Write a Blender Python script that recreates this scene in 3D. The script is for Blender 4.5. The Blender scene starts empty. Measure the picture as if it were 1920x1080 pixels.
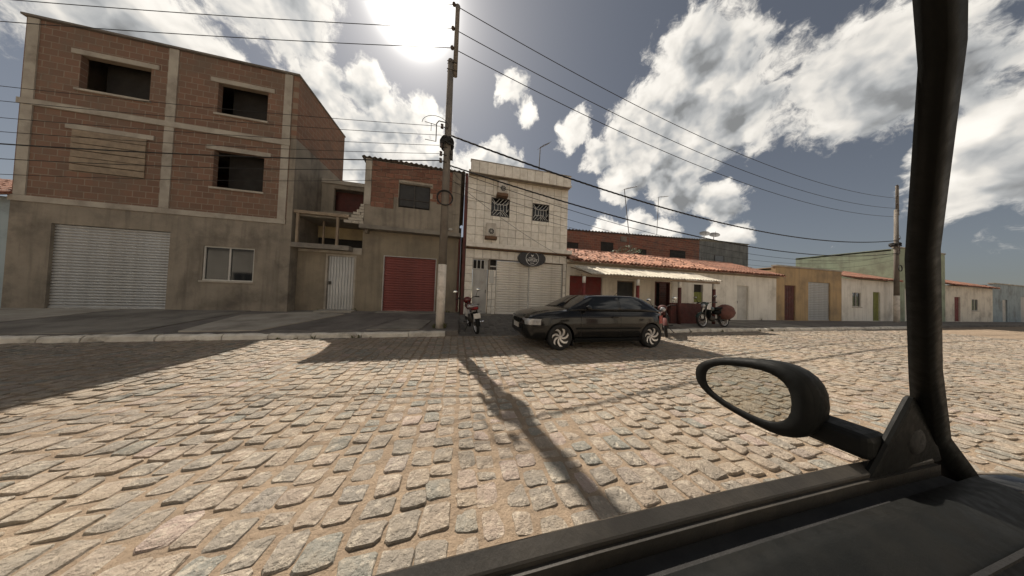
import bpy, bmesh, math, random
from mathutils import Vector, Matrix, noise as mnoise

# ------------------------------------------------------------------ camera, world, sun, exposure
scene = bpy.context.scene
col = scene.collection
R = math.radians
CAM_H = 1.24
YAW, PITCH, ROLL = R(13.6), R(1.3), R(2.0)
FPX = 410.0                                   # focal length in pixels of a 1920 wide frame
fw = Vector((math.sin(YAW) * math.cos(PITCH), math.cos(YAW) * math.cos(PITCH), math.sin(PITCH)))
r0 = Vector((math.cos(YAW), -math.sin(YAW), 0)); u0 = r0.cross(fw)
rt = r0 * math.cos(ROLL) + u0 * math.sin(ROLL); up = rt.cross(fw)
cam_d = bpy.data.cameras.new('camera'); cam = bpy.data.objects.new('camera', cam_d); col.objects.link(cam)
cam.matrix_world = Matrix(((rt.x, up.x, -fw.x, 0), (rt.y, up.y, -fw.y, 0), (rt.z, up.z, -fw.z, CAM_H), (0, 0, 0, 1)))
cam_d.sensor_width = 36.0; cam_d.lens = 36.0 * FPX / 1920.0
cam_d.clip_start = 0.02; cam_d.clip_end = 3000
scene.camera = cam

SUN_AZ, SUN_EL = R(-13.8), R(50.8)            # azimuth from +Y towards +X
sun_v = Vector((math.sin(SUN_AZ) * math.cos(SUN_EL), math.cos(SUN_AZ) * math.cos(SUN_EL), math.sin(SUN_EL)))
sl = bpy.data.lights.new('sun', 'SUN'); sl.energy = 4.4; sl.angle = R(0.5); sl.color = (1.0, 0.905, 0.785)
so = bpy.data.objects.new('sun', sl); col.objects.link(so)
so.rotation_euler = (-sun_v).to_track_quat('-Z', 'Y').to_euler(); so.location = sun_v * 60

scene.view_settings.view_transform = 'Standard'
scene.view_settings.look = 'None'
scene.view_settings.exposure = 0.62
scene.view_settings.gamma = 1.0
scene.view_settings.use_curve_mapping = False
scene.cycles.max_bounces = 4
scene.cycles.use_denoising = True


class NT:
    """tiny helper to write node trees"""
    def __init__(s, tree): s.t = tree; s.n = tree.nodes; s.l = tree.links
    def add(s, typ, **kw):
        n = s.n.new(typ)
        for k, v in kw.items():
            if k == 'inp':
                for kk, vv in v.items(): s.put(n.inputs[kk], vv)
            else: setattr(n, k, v)
        return n
    def put(s, sock, v):
        if hasattr(v, 'is_output'): s.l.new(v, sock)
        else: sock.default_value = v
    def math(s, op, a, b=0.0, c=None, clamp=False):
        n = s.n.new('ShaderNodeMath'); n.operation = op; n.use_clamp = clamp
        s.put(n.inputs[0], a); s.put(n.inputs[1], b)
        if c is not None: s.put(n.inputs[2], c)
        return n.outputs[0]
    def vec(s, op, a, b=None, out=0):
        n = s.n.new('ShaderNodeVectorMath'); n.operation = op; s.put(n.inputs[0], a)
        if b is not None: s.put(n.inputs[1], b)
        return n.outputs[out]
    def mix(s, f, a, b, blend='MIX'):
        n = s.n.new('ShaderNodeMix'); n.data_type = 'RGBA'; n.blend_type = blend
        s.put(n.inputs[0], f); s.put(n.inputs[6], a if hasattr(a, 'is_output') else (*a[:3], 1)); s.put(n.inputs[7], b if hasattr(b, 'is_output') else (*b[:3], 1))
        return n.outputs[2]
    def noise(s, vec, scale, detail=4, rough=0.55, out=0, dist=0.0):
        n = s.n.new('ShaderNodeTexNoise'); s.put(n.inputs['Vector'], vec)
        n.inputs['Scale'].default_value = scale; n.inputs['Detail'].default_value = detail
        n.inputs['Roughness'].default_value = rough; n.inputs['Distortion'].default_value = dist
        return n.outputs[out]
    def ramp(s, f, a, b, lo=0.0, hi=1.0):
        n = s.n.new('ShaderNodeMapRange'); n.interpolation_type = 'SMOOTHSTEP'
        s.put(n.inputs[0], f); s.put(n.inputs[1], a); s.put(n.inputs[2], b); s.put(n.inputs[3], lo); s.put(n.inputs[4], hi)
        return n.outputs[0]


CLOUD, SKYV = 6.0, 0.31
def build_world():
    w = bpy.data.worlds.new('World'); scene.world = w; w.use_nodes = True
    nt = NT(w.node_tree); nt.n.clear()
    tc = nt.add('ShaderNodeTexCoord').outputs['Generated']
    sky = nt.add('ShaderNodeTexSky', sky_type='NISHITA')
    sky.sun_disc = False; sky.sun_elevation = SUN_EL; sky.sun_rotation = SUN_AZ
    sky.altitude = 150; sky.air_density = 1.0; sky.dust_density = 1.0; sky.ozone_density = 1.5
    d0 = nt.vec('NORMALIZE', tc)
    # cumulus banks: (azimuth, elevation, radius) in degrees, seen from the street
    blobs = [(-36, 42, 8), (-29, 34, 6), (-21.5, 37, 4), (-17, 33, 6), (-23, 27, 9), (-12, 27, 7), (-9.5, 36, 4), (-7, 30, 5.5),
             (-2, 26, 6), (4, 29.5, 5), (9.5, 31, 5.2), (11.5, 43.5, 3.4), (16, 40, 2.6), (28.5, 36.5, 4), (34.5, 31, 4.6),
             (41, 33, 6.5), (47, 36, 7), (53, 41, 8), (48, 28, 8.5), (57, 33, 10), (40, 26, 5), (50, 22.5, 5.5),
             (57, 18.5, 4.5), (37, 14.5, 4), (42.5, 16.5, 4), (47.5, 13.5, 4), (58, 11.5, 3.5),
             (-47, 28, 9), (-58, 33, 10), (72, 29, 8), (80, 15, 5)]
    warp = nt.vec('SCALE', nt.vec('SUBTRACT', nt.noise(d0, 7.0, 4, 0.6, out=1), (0.5, 0.5, 0.5)), None)
    warp.node.inputs['Scale'].default_value = 0.11
    dw = nt.vec('ADD', d0, warp)
    def field(d, det, mx):
        F = nt.math('SUBTRACT', nt.math('MULTIPLY', nt.math('SUBTRACT', nt.noise(d, 2.6, 2, 0.5), 0.5), 4.0), 0.05)     # open sky all round: loose cumulus
        front = nt.vec('DOT_PRODUCT', d, (math.sin(R(12)) * 0.85, math.cos(R(12)) * 0.85, 0.527), out=1)
        F = nt.math('SUBTRACT', F, nt.math('MULTIPLY', nt.ramp(front, 0.52, 0.72), 9.0))                                 # the part of the sky with named banks
        for az, el, rad in blobs:
            c = (math.sin(R(az)) * math.cos(R(el)), math.cos(R(az)) * math.cos(R(el)), math.sin(R(el)))
            f = nt.math('MULTIPLY_ADD', nt.vec('DISTANCE', d, c, out=1), -1.0 / R(rad), 1.0)
            F = nt.math('SMOOTH_MAX', F, f, 0.3) if mx else nt.math('MAXIMUM', F, f)
        return nt.math('ADD', F, nt.math('MULTIPLY', nt.math('SUBTRACT', nt.noise(d, 12.0, det, 0.66), 0.5), 1.75))
    F = field(dw, 7, False)
    F2 = field(nt.vec('ADD', dw, tuple(sun_v * 0.045)), 2, False)
    alpha = nt.ramp(F, -0.02, 0.34)
    cosg = nt.vec('DOT_PRODUCT', d0, tuple(sun_v), out=1)
    fwd = nt.math('POWER', nt.math('MAXIMUM', cosg, 0.0), 9.0)
    thick = nt.ramp(F2, 0.05, 1.15)
    lit = nt.math('MULTIPLY', nt.math('SUBTRACT', F, F2), 0.30)
    shade = nt.math('ADD', nt.math('SUBTRACT', 0.92, nt.math('MULTIPLY', thick, 0.56)), lit)
    shade = nt.math('MINIMUM', nt.math('MAXIMUM', shade, 0.30), 1.15)
    lum = nt.math('MULTIPLY', shade, nt.math('ADD', CLOUD, nt.math('MULTIPLY', fwd, 0.8)))
    ccol = nt.mix(nt.ramp(shade, 0.45, 0.95), (0.90, 0.92, 0.93), (1.0, 0.955, 0.88))
    cl = nt.vec('MULTIPLY', ccol, nt.add('ShaderNodeCombineXYZ', inp={0: lum, 1: lum, 2: lum}).outputs[0])
    sk = nt.add('ShaderNodeHueSaturation', inp={'Saturation': 0.52, 'Value': SKYV, 'Color': sky.outputs[0]}).outputs[0]
    final = nt.mix(alpha, sk, cl)
    # forward scattering of sunlight in the dusty air round the sun
    ms = nt.math('MAXIMUM', cosg, 0.0)
    halo = nt.math('ADD', nt.math('MULTIPLY', nt.math('POWER', ms, 700.0), 260.0), nt.math('ADD', nt.math('MULTIPLY', nt.math('POWER', ms, 150.0), 5.0), nt.math('MULTIPLY', nt.math('POWER', ms, 16.0), 0.3)))
    final = nt.vec('ADD', final, nt.vec('MULTIPLY', (1.0, 0.96, 0.88), nt.add('ShaderNodeCombineXYZ', inp={0: halo, 1: halo, 2: halo}).outputs[0]))
    bg = nt.add('ShaderNodeBackground', inp={'Color': final, 'Strength': 0.1})
    out = nt.add('ShaderNodeOutputWorld'); nt.l.new(bg.outputs[0], out.inputs[0])
    w.cycles.sampling_method = 'MANUAL'; w.cycles.sample_map_resolution = 512
build_world()

random.seed(7)
rnd = random.random
def jit(a): return random.uniform(-a, a)

# ------------------------------------------------------------------ materials
MATS = {}
def material(name, c1, c2=None, scale=3.0, rough=0.85, bump=0.25, bscale=40.0, metal=0.0, dirt=None, dirt_amt=0.5, dirt_scale=1.2,
             rand=0.0, spec=0.4, coat=0.0, streak=0.0, island=False):
    """principled surface: two tones by noise, optional dirt patches, optional per-object tone, fine relief"""
    m = bpy.data.materials.new(name); m.use_nodes = True; MATS[name] = m
    nt = NT(m.node_tree); bs = nt.n['Principled BSDF']
    tc = nt.add('ShaderNodeTexCoord').outputs['Object']
    oi = nt.add('ShaderNodeObjectInfo')
    geo = nt.add('ShaderNodeNewGeometry')
    rr = geo.outputs['Random Per Island'] if island else oi.outputs['Random']
    vec = nt.vec('ADD', tc, nt.vec('SCALE', nt.add('ShaderNodeCombineXYZ', inp={0: rr, 1: rr, 2: rr}).outputs[0], None)) if False else tc
    if rand > 0:
        off = nt.math('MULTIPLY', rr, 37.0)
        vec = nt.vec('ADD', tc, nt.add('ShaderNodeCombineXYZ', inp={0: off, 1: off, 2: off}).outputs[0])
    c = c1
    n1 = nt.noise(vec, scale, 6, 0.6)
    if c2 is not None: c = nt.mix(nt.ramp(n1, 0.32, 0.68), c1, c2)
    else: c = nt.mix(0.0, c1, c1)
    if streak > 0:
        sv = nt.vec('MULTIPLY', vec, (1.0, 1.0, 0.08))
        c = nt.mix(nt.math('MULTIPLY', nt.ramp(nt.noise(sv, 5.0, 5, 0.6), 0.45, 0.75), streak), c, dirt or (0.08, 0.07, 0.06))
    if dirt is not None:
        c = nt.mix(nt.math('MULTIPLY', nt.ramp(nt.noise(vec, dirt_scale, 7, 0.65), 0.45, 0.72), dirt_amt), c, dirt)
    if rand > 0:
        c = nt.mix(1.0, c, nt.add('ShaderNodeCombineXYZ', inp={k: nt.math('ADD', 1.0 - rand, nt.math('MULTIPLY', rr, 2 * rand)) for k in (0, 1, 2)}).outputs[0], 'MULTIPLY')
    nt.l.new(c, bs.inputs['Base Color'])
    bs.inputs['Metallic'].default_value = metal; bs.inputs['Specular IOR Level'].default_value = spec
    bs.inputs['Coat Weight'].default_value = coat
    if rough < 0.2: bs.inputs['Roughness'].default_value = rough
    else: nt.put(bs.inputs['Roughness'], nt.ramp(nt.noise(vec, scale * 2.3, 4), 0.3, 0.7, max(rough - 0.1, 0.02), min(rough + 0.08, 1)))
    if bump > 0:
        b = nt.add('ShaderNodeBump', inp={'Strength': bump, 'Distance': 0.02, 'Height': nt.noise(vec, bscale, 5, 0.65)})
        nt.l.new(b.outputs[0], bs.inputs['Normal'])
    return m

def stone_material(name, island):
    m = bpy.data.materials.new(name); m.use_nodes = True; MATS[name] = m
    nt = NT(m.node_tree); bs = nt.n['Principled BSDF']
    geo = nt.add('ShaderNodeNewGeometry')
    rr = geo.outputs['Random Per Island'] if island else nt.add('ShaderNodeObjectInfo').outputs['Random']
    off = nt.math('MULTIPLY', rr, 61.0)
    vec = nt.vec('ADD', geo.outputs['Position'], nt.add('ShaderNodeCombineXYZ', inp={0: off, 1: off, 2: off}).outputs[0])
    r2 = nt.math('FRACT', nt.math('MULTIPLY', rr, 7.31)); r3 = nt.math('FRACT', nt.math('MULTIPLY', rr, 17.7))
    base = nt.mix(nt.ramp(rr, 0.3, 0.7), (0.25, 0.22, 0.18), (0.325, 0.265, 0.205))
    base = nt.mix(nt.ramp(r2, 0.84, 0.95), base, (0.36, 0.28, 0.235))
    base = nt.mix(nt.ramp(r3, 0.8, 0.95), base, (0.225, 0.22, 0.19))
    n = nt.noise(vec, 17.0, 8, 0.7)
    base = nt.mix(nt.math('MULTIPLY', nt.ramp(n, 0.5, 0.64), 0.62), base, (0.55, 0.48, 0.385))
    base = nt.mix(nt.math('MULTIPLY', nt.ramp(nt.noise(vec, 22.0, 6, 0.7), 0.52, 0.7), 0.55), base, (0.13, 0.115, 0.09))
    # sand dust that has settled on the lower, flatter stones
    dust = nt.ramp(nt.noise(geo.outputs['Position'], 1.1, 6, 0.65), 0.46, 0.66)
    base = nt.mix(nt.math('MULTIPLY', dust, 0.6), base, (0.39, 0.31, 0.22))
    # worn and oily stretches of the carriageway
    wear = nt.ramp(nt.noise(nt.vec('MULTIPLY', geo.outputs['Position'], (0.35, 1.0, 1.0)), 0.9, 5, 0.6), 0.42, 0.68)
    base = nt.mix(nt.math('MULTIPLY', wear, 0.45), base, (0.165, 0.14, 0.112))
    nt.l.new(base, bs.inputs['Base Color'])
    nt.put(bs.inputs['Roughness'], nt.ramp(n, 0.3, 0.7, 0.62, 0.85)); bs.inputs['Specular IOR Level'].default_value = 0.4
    h = nt.math('ADD', nt.math('MULTIPLY', nt.noise(vec, 11.0, 6, 0.65), 1.0), nt.math('MULTIPLY', nt.noise(vec, 45.0, 4, 0.7), 0.35))
    b = nt.add('ShaderNodeBump', inp={'Strength': 1.0, 'Distance': 0.05, 'Height': h}); nt.l.new(b.outputs[0], bs.inputs['Normal'])
    return m

def brick_material(name, bw, bh, c1, c2, mort, axis='XZ', dirt=(0.12, 0.1, 0.085)):
    m = bpy.data.materials.new(name); m.use_nodes = True; MATS[name] = m
    nt = NT(m.node_tree); bs = nt.n['Principled BSDF']
    tc = nt.add('ShaderNodeTexCoord').outputs['Object']
    sp = nt.add('ShaderNodeSeparateXYZ', inp={0: tc})
    v = nt.add('ShaderNodeCombineXYZ', inp={0: sp.outputs[0] if axis == 'XZ' else sp.outputs[1], 1: sp.outputs[2]}).outputs[0]
    v = nt.vec('ADD', v, nt.vec('SCALE', nt.noise(tc, 2.0, 3, 0.5, out=1), None)) if False else v
    br = nt.add('ShaderNodeTexBrick', inp={'Vector': v, 'Color1': (*c1, 1), 'Color2': (*c2, 1), 'Mortar': (*mort, 1), 'Scale': 1.0,
                'Mortar Size': 0.012, 'Mortar Smooth': 0.2, 'Brick Width': bw, 'Row Height': bh, 'Bias': 0.0})
    c = nt.mix(nt.math('MULTIPLY', nt.ramp(nt.noise(tc, 1.1, 7, 0.65), 0.42, 0.7), 0.7), br.outputs[0], dirt)
    c = nt.mix(nt.math('MULTIPLY', nt.ramp(nt.noise(nt.vec('MULTIPLY', tc, (1, 1, 0.1)), 3.0, 6, 0.6), 0.5, 0.75), 0.5), c, dirt)
    nt.l.new(c, bs.inputs['Base Color']); bs.inputs['Roughness'].default_value = 0.95
    h = nt.math('ADD', nt.math('MULTIPLY', br.outputs[1], -1.0), nt.math('MULTIPLY', nt.noise(tc, 30.0, 5, 0.6), 0.4))
    b = nt.add('ShaderNodeBump', inp={'Strength': 0.6, 'Distance': 0.02, 'Height': h}); nt.l.new(b.outputs[0], bs.inputs['Normal'])
    return m

M = material
M('sand', (0.285, 0.215, 0.148), (0.215, 0.16, 0.11), 5.0, 0.95, 1.0, 34, dirt=(0.17, 0.13, 0.09), dirt_amt=0.6, dirt_scale=9.0)
M('ground_soil', (0.30, 0.24, 0.17), (0.24, 0.2, 0.14), 0.2, 0.95, 0.3, 4)
stone_material('stone', False); stone_material('stone_far', True)
M('concrete', (0.27, 0.245, 0.205), (0.19, 0.17, 0.145), 1.6, 0.93, 0.5, 18, dirt=(0.09, 0.078, 0.066), dirt_amt=0.75, dirt_scale=1.0)
M('concrete_pale', (0.43, 0.39, 0.325), (0.33, 0.295, 0.245), 1.6, 0.93, 0.45, 18, dirt=(0.13, 0.11, 0.09), dirt_amt=0.6)
M('concrete_dark', (0.20, 0.178, 0.155), (0.13, 0.115, 0.10), 1.4, 0.93, 0.5, 18, dirt=(0.07, 0.06, 0.052), dirt_amt=0.6)
M('render_beige', (0.275, 0.23, 0.165), (0.215, 0.18, 0.13), 1.1, 0.95, 0.35, 22, dirt=(0.12, 0.1, 0.08), dirt_amt=0.65, dirt_scale=0.8, streak=0.5)
M('render_grey', (0.30, 0.26, 0.205), (0.22, 0.19, 0.15), 1.3, 0.95, 0.45, 22, dirt=(0.10, 0.085, 0.07), dirt_amt=0.75, dirt_scale=1.1, streak=0.55)
M('render_yellow', (0.42, 0.33, 0.19), (0.34, 0.27, 0.16), 1.3, 0.95, 0.3, 22, dirt=(0.16, 0.13, 0.09), dirt_amt=0.5)
M('whitewash', (0.80, 0.76, 0.68), (0.73, 0.69, 0.61), 0.9, 0.93, 0.25, 24, dirt=(0.28, 0.24, 0.19), dirt_amt=0.5, dirt_scale=0.7, streak=0.35)
M('cream_wall', (0.78, 0.71, 0.59), (0.71, 0.645, 0.535), 0.9, 0.93, 0.25, 24, dirt=(0.25, 0.2, 0.15), dirt_amt=0.5, dirt_scale=0.9, streak=0.3)
M('pale_blue_wall', (0.34, 0.40, 0.42), (0.28, 0.34, 0.36), 0.9, 0.93, 0.25, 24, dirt=(0.16, 0.15, 0.13), dirt_amt=0.6, dirt_scale=0.9, streak=0.4)
M('ochre_wall', (0.46, 0.32, 0.17), (0.38, 0.27, 0.15), 0.9, 0.93, 0.25, 24, dirt=(0.18, 0.14, 0.1), dirt_amt=0.6, dirt_scale=0.9, streak=0.4)
M('green_wall', (0.33, 0.38, 0.27), (0.28, 0.32, 0.23), 0.9, 0.93, 0.25, 24, dirt=(0.16, 0.14, 0.11), dirt_amt=0.6, dirt_scale=0.9, streak=0.4)
M('brick', (0.225, 0.105, 0.068), (0.17, 0.085, 0.058), 6.0, 0.95, 0.5, 60, dirt=(0.15, 0.10, 0.075), dirt_amt=0.6, dirt_scale=2.0, rand=0.18)
M('mortar', (0.40, 0.35, 0.28), (0.30, 0.26, 0.21), 5.0, 0.97, 0.5, 50)
brick_material('brick_wall_far', 0.39, 0.2, (0.25, 0.10, 0.065), (0.19, 0.075, 0.05), (0.26, 0.185, 0.13))
brick_material('brick_wall_side', 0.29, 0.19, (0.235, 0.125, 0.082), (0.18, 0.098, 0.066), (0.24, 0.185, 0.135), axis='YZ', dirt=(0.15, 0.105, 0.078))
brick_material('brick_wall_front', 0.29, 0.19, (0.215, 0.12, 0.08), (0.16, 0.092, 0.064), (0.25, 0.2, 0.15), dirt=(0.15, 0.115, 0.085))
M('wall_tile', (0.77, 0.72, 0.63), (0.68, 0.63, 0.545), 7.0, 0.5, 0.12, 30, dirt=(0.50, 0.43, 0.34), dirt_amt=0.55, dirt_scale=5.0, rand=0.1, spec=0.5)
M('grout', (0.22, 0.185, 0.15), (0.16, 0.135, 0.11), 4.0, 0.95, 0.3, 30)
M('soffit', (0.5, 0.43, 0.32), (0.43, 0.37, 0.28), 2.0, 0.9, 0.2, 20, dirt=(0.16, 0.13, 0.1), dirt_amt=0.5)
M('shutter_white', (0.75, 0.70, 0.62), (0.68, 0.63, 0.55), 2.0, 0.55, 0.08, 30, dirt=(0.30, 0.25, 0.19), dirt_amt=0.5, dirt_scale=1.4, spec=0.4)
M('shutter_red', (0.23, 0.066, 0.056), (0.18, 0.052, 0.044), 2.0, 0.6, 0.1, 30, dirt=(0.12, 0.04, 0.035), dirt_amt=0.5, dirt_scale=1.5)
M('red_paint', (0.20, 0.03, 0.024), (0.15, 0.026, 0.022), 3.0, 0.7, 0.15, 30, dirt=(0.10, 0.05, 0.04), dirt_amt=0.6, dirt_scale=2.0)
M('maroon_paint', (0.12, 0.035, 0.028), (0.085, 0.03, 0.024), 3.0, 0.7, 0.3, 30, dirt=(0.05, 0.03, 0.025), dirt_amt=0.6, dirt_scale=2.5)
M('metal_grey', (0.44, 0.425, 0.40), (0.38, 0.37, 0.35), 2.0, 0.5, 0.1, 30, dirt=(0.16, 0.13, 0.1), dirt_amt=0.5, metal=0.2, streak=0.25)
M('zinc', (0.46, 0.465, 0.46), (0.40, 0.405, 0.40), 2.0, 0.42, 0.05, 30, metal=0.45, dirt=(0.2, 0.18, 0.15), dirt_amt=0.4, streak=0.3)
M('frame_white', (0.55, 0.53, 0.48), (0.48, 0.46, 0.42), 4.0, 0.6, 0.1, 30, dirt=(0.25, 0.22, 0.18), dirt_amt=0.4)
M('dark_glass', (0.012, 0.014, 0.016), None, 2.0, 0.05, 0.0, spec=0.5)
M('dark_room', (0.02, 0.018, 0.016), (0.03, 0.026, 0.022), 2.0, 0.9, 0.0)  # near-black colour stands in for the unlit depth behind openings
M('roof_tile', (0.46, 0.235, 0.155), (0.36, 0.185, 0.125), 5.0, 0.9, 0.4, 40, dirt=(0.13, 0.085, 0.06), dirt_amt=0.75, dirt_scale=3.0, rand=0.42)
M('roof_tile_dark', (0.30, 0.14, 0.09), (0.22, 0.11, 0.075), 3.0, 0.9, 0.4, 40, dirt=(0.12, 0.08, 0.06), dirt_amt=0.8, dirt_scale=2.0, rand=0.25, island=True)
M('fibre_cement', (0.62, 0.57, 0.47), (0.52, 0.475, 0.39), 3.0, 0.85, 0.25, 30, dirt=(0.20, 0.175, 0.14), dirt_amt=0.6, dirt_scale=2.0, rand=0.08)
M('fibre_cement_dark', (0.17, 0.15, 0.13), (0.12, 0.105, 0.09), 3.0, 0.9, 0.25, 30, rand=0.1)
M('timber', (0.30, 0.235, 0.165), (0.22, 0.17, 0.12), 6.0, 0.85, 0.4, 30, dirt=(0.14, 0.11, 0.085), dirt_amt=0.5)
M('pole_concrete', (0.20, 0.175, 0.145), (0.15, 0.13, 0.11), 2.0, 0.9, 0.5, 30, dirt=(0.085, 0.07, 0.058), dirt_amt=0.6, streak=0.5)
M('white_paint', (0.78, 0.70, 0.61), (0.68, 0.61, 0.52), 4.0, 0.85, 0.35, 40, dirt=(0.27, 0.22, 0.17), dirt_amt=0.65, dirt_scale=3.0)
M('kerb_paint', (0.74, 0.69, 0.6), (0.6, 0.55, 0.47), 5.0, 0.9, 0.6, 25, dirt=(0.22, 0.185, 0.145), dirt_amt=0.75, dirt_scale=2.6, rand=0.1)
M('black_rubber', (0.012, 0.012, 0.012), (0.02, 0.019, 0.018), 8.0, 0.8, 0.15, 60)
M('black_plastic', (0.006, 0.0065, 0.0062), (0.008, 0.0085, 0.008), 30.0, 0.6, 0.06, 260, spec=0.14, dirt=(0.014, 0.013, 0.011), dirt_amt=0.5, dirt_scale=6.0)
M('cable', (0.016, 0.015, 0.014), None, 2.0, 0.7, 0.0)
M('insulator', (0.06, 0.04, 0.03), (0.08, 0.06, 0.05), 6.0, 0.4, 0.0)
M('steel_dark', (0.05, 0.046, 0.042), (0.08, 0.07, 0.06), 8.0, 0.6, 0.1, 40, metal=0.5)
M('antenna_metal', (0.10, 0.095, 0.09), (0.14, 0.12, 0.1), 8.0, 0.55, 0.0, metal=0.4)
M('car_black', (0.006, 0.0065, 0.007), (0.011, 0.010, 0.009), 3.0, 0.14, 0.0, spec=0.3, coat=0.22, dirt=(0.02, 0.017, 0.014), dirt_amt=0.3, dirt_scale=2.0)
M('alloy', (0.66, 0.64, 0.62), (0.6, 0.58, 0.56), 8.0, 0.35, 0.0, metal=0.6)
M('chrome', (0.75, 0.75, 0.75), None, 2.0, 0.08, 0.0, metal=1.0)
M('lamp_lens', (0.42, 0.43, 0.44), (0.3, 0.3, 0.3), 20.0, 0.12, 0.1, 60, metal=0.35, spec=0.6)
M('red_lens', (0.25, 0.012, 0.01), None, 2.0, 0.15, 0.0)
M('moto_red', (0.12, 0.012, 0.012), (0.09, 0.012, 0.011), 4.0, 0.25, 0.0, coat=0.4)
M('moto_white', (0.58, 0.56, 0.54), (0.5, 0.48, 0.46), 4.0, 0.35, 0.0, coat=0.2)
M('moto_green', (0.02, 0.04, 0.03), (0.016, 0.03, 0.025), 4.0, 0.3, 0.0, coat=0.3)
M('plate_white', (0.60, 0.56, 0.5), (0.5, 0.46, 0.4), 10.0, 0.5, 0.0)
M('sack_red', (0.17, 0.075, 0.06), (0.12, 0.055, 0.045), 5.0, 0.9, 0.5, 30, dirt=(0.14, 0.08, 0.06), dirt_amt=0.5)
M('wood_green', (0.20, 0.21, 0.045), (0.15, 0.16, 0.04), 6.0, 0.7, 0.2, 30)
M('tarpaulin', (0.035, 0.035, 0.036), (0.05, 0.05, 0.048), 4.0, 0.8, 0.3, 20)
M('leaf', (0.035, 0.06, 0.02), (0.055, 0.085, 0.028), 3.0, 0.7, 0.0, rand=0.25, island=True)
M('bark', (0.14, 0.11, 0.08), (0.1, 0.08, 0.06), 8.0, 0.9, 0.4, 30)
M('ac_white', (0.56, 0.51, 0.44), (0.48, 0.435, 0.375), 4.0, 0.6, 0.1, 30, dirt=(0.2, 0.16, 0.12), dirt_amt=0.5, streak=0.4)
M('rust', (0.17, 0.095, 0.055), (0.11, 0.07, 0.045), 6.0, 0.85, 0.3, 40)
M('sign_black', (0.014, 0.013, 0.013), (0.02, 0.018, 0.018), 3.0, 0.35, 0.0)
M('sign_white', (0.62, 0.60, 0.56), None, 3.0, 0.6, 0.0)
M('mirror_glass', (0.62, 0.64, 0.62), None, 2.0, 0.0, 0.0, metal=1.0)
M('sill_trim', (0.022, 0.02, 0.017), (0.032, 0.029, 0.025), 6.0, 0.55, 0.1, 60, spec=0.4, dirt=(0.06, 0.052, 0.042), dirt_amt=0.5, dirt_scale=9.0)
M('dish_grey', (0.20, 0.195, 0.185), (0.16, 0.155, 0.15), 4.0, 0.7, 0.1, 30)
# corrugated shed cladding far off keeps its colour only
M('shed_grey', (0.22, 0.225, 0.215), (0.16, 0.165, 0.16), 1.5, 0.8, 0.2, 8, streak=0.7, dirt=(0.08, 0.085, 0.08), dirt_amt=0.5)

# ------------------------------------------------------------------ geometry helpers
class MB:
    def __init__(s): s.v = []; s.f = []; s.smooth = False
    def box(s, x0, x1, y0, y1, z0, z1):
        b = len(s.v)
        s.v += [(x0, y0, z0), (x1, y0, z0), (x1, y1, z0), (x0, y1, z0), (x0, y0, z1), (x1, y0, z1), (x1, y1, z1), (x0, y1, z1)]
        s.f += [tuple(b + i for i in q) for q in ((0, 3, 2, 1), (4, 5, 6, 7), (0, 1, 5, 4), (1, 2, 6, 5), (2, 3, 7, 6), (3, 0, 4, 7))]
        return s
    def quad(s, *p):
        b = len(s.v); s.v += [tuple(q) for q in p]; s.f.append(tuple(range(b, b + len(p)))); return s
    def loft(s, rings, closed=True, cap=True):
        b = len(s.v); n = len(rings[0])
        for r in rings: s.v += [tuple(p) for p in r]
        for i in range(len(rings) - 1):
            for j in range(n if closed else n - 1):
                k = (j + 1) % n
                s.f.append((b + i * n + j, b + i * n + k, b + (i + 1) * n + k, b + (i + 1) * n + j))
        if cap and closed:
            s.f.append(tuple(b + j for j in reversed(range(n)))); s.f.append(tuple(b + (len(rings) - 1) * n + j for j in range(n)))
        return s
    def tube(s, pts, r, n=8, cap=True):
        pts = [Vector(p) for p in pts]; rings = []
        rr = r if isinstance(r, (list, tuple)) else [r] * len(pts)
        prev = None
        for i, p in enumerate(pts):
            t = (pts[min(i + 1, len(pts) - 1)] - pts[max(i - 1, 0)]).normalized()
            a = prev if prev is not None else (Vector((0, 0, 1)) if abs(t.z) < 0.9 else Vector((1, 0, 0)))
            x = t.cross(a).normalized(); y = x.cross(t).normalized(); prev = y
            rings.append([p + (x * math.cos(2 * math.pi * k / n) + y * math.sin(2 * math.pi * k / n)) * rr[i] for k in range(n)])
        return s.loft(rings, True, cap)
    def lathe(s, prof, c, axis='Y', n=24, cap=False):
        """profile of (radius, offset along axis) turned round an axis through c"""
        rings = []
        for k in range(n):
            a = 2 * math.pi * k / n; ca, sa = math.cos(a), math.sin(a); ring = []
            for r, o in prof:
                q = {'Y': (r * ca, o, r * sa), 'Z': (r * ca, r * sa, o), 'X': (o, r * ca, r * sa)}[axis]
                ring.append((c[0] + q[0], c[1] + q[1], c[2] + q[2]))
            rings.append(ring)
        rings.append(rings[0])
        return s.loft(rings, False, False)
    def ball(s, c, rx, ry, rz, n=10, m=7, wob=0.0):
        rings = []
        for i in range(m + 1):
            th = math.pi * i / m
            ring = []
            for k in range(n):
                a = 2 * math.pi * k / n; w = 1 + jit(wob)
                ring.append((c[0] + rx * w * math.sin(th) * math.cos(a), c[1] + ry * w * math.sin(th) * math.sin(a), c[2] + rz * math.cos(th)))
            rings.append(ring)
        return s.loft(rings, True, False)
    def mesh(s, name, off=(0, 0, 0)):
        me = bpy.data.meshes.new(name)
        me.from_pydata([(a - off[0], b - off[1], c - off[2]) for a, b, c in s.v], [], s.f); me.update()
        bm = bmesh.new(); bm.from_mesh(me); bmesh.ops.recalc_face_normals(bm, faces=bm.faces); bm.to_mesh(me); bm.free()
        if s.smooth:
            for p in me.polygons: p.use_smooth = True
        return me

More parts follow.
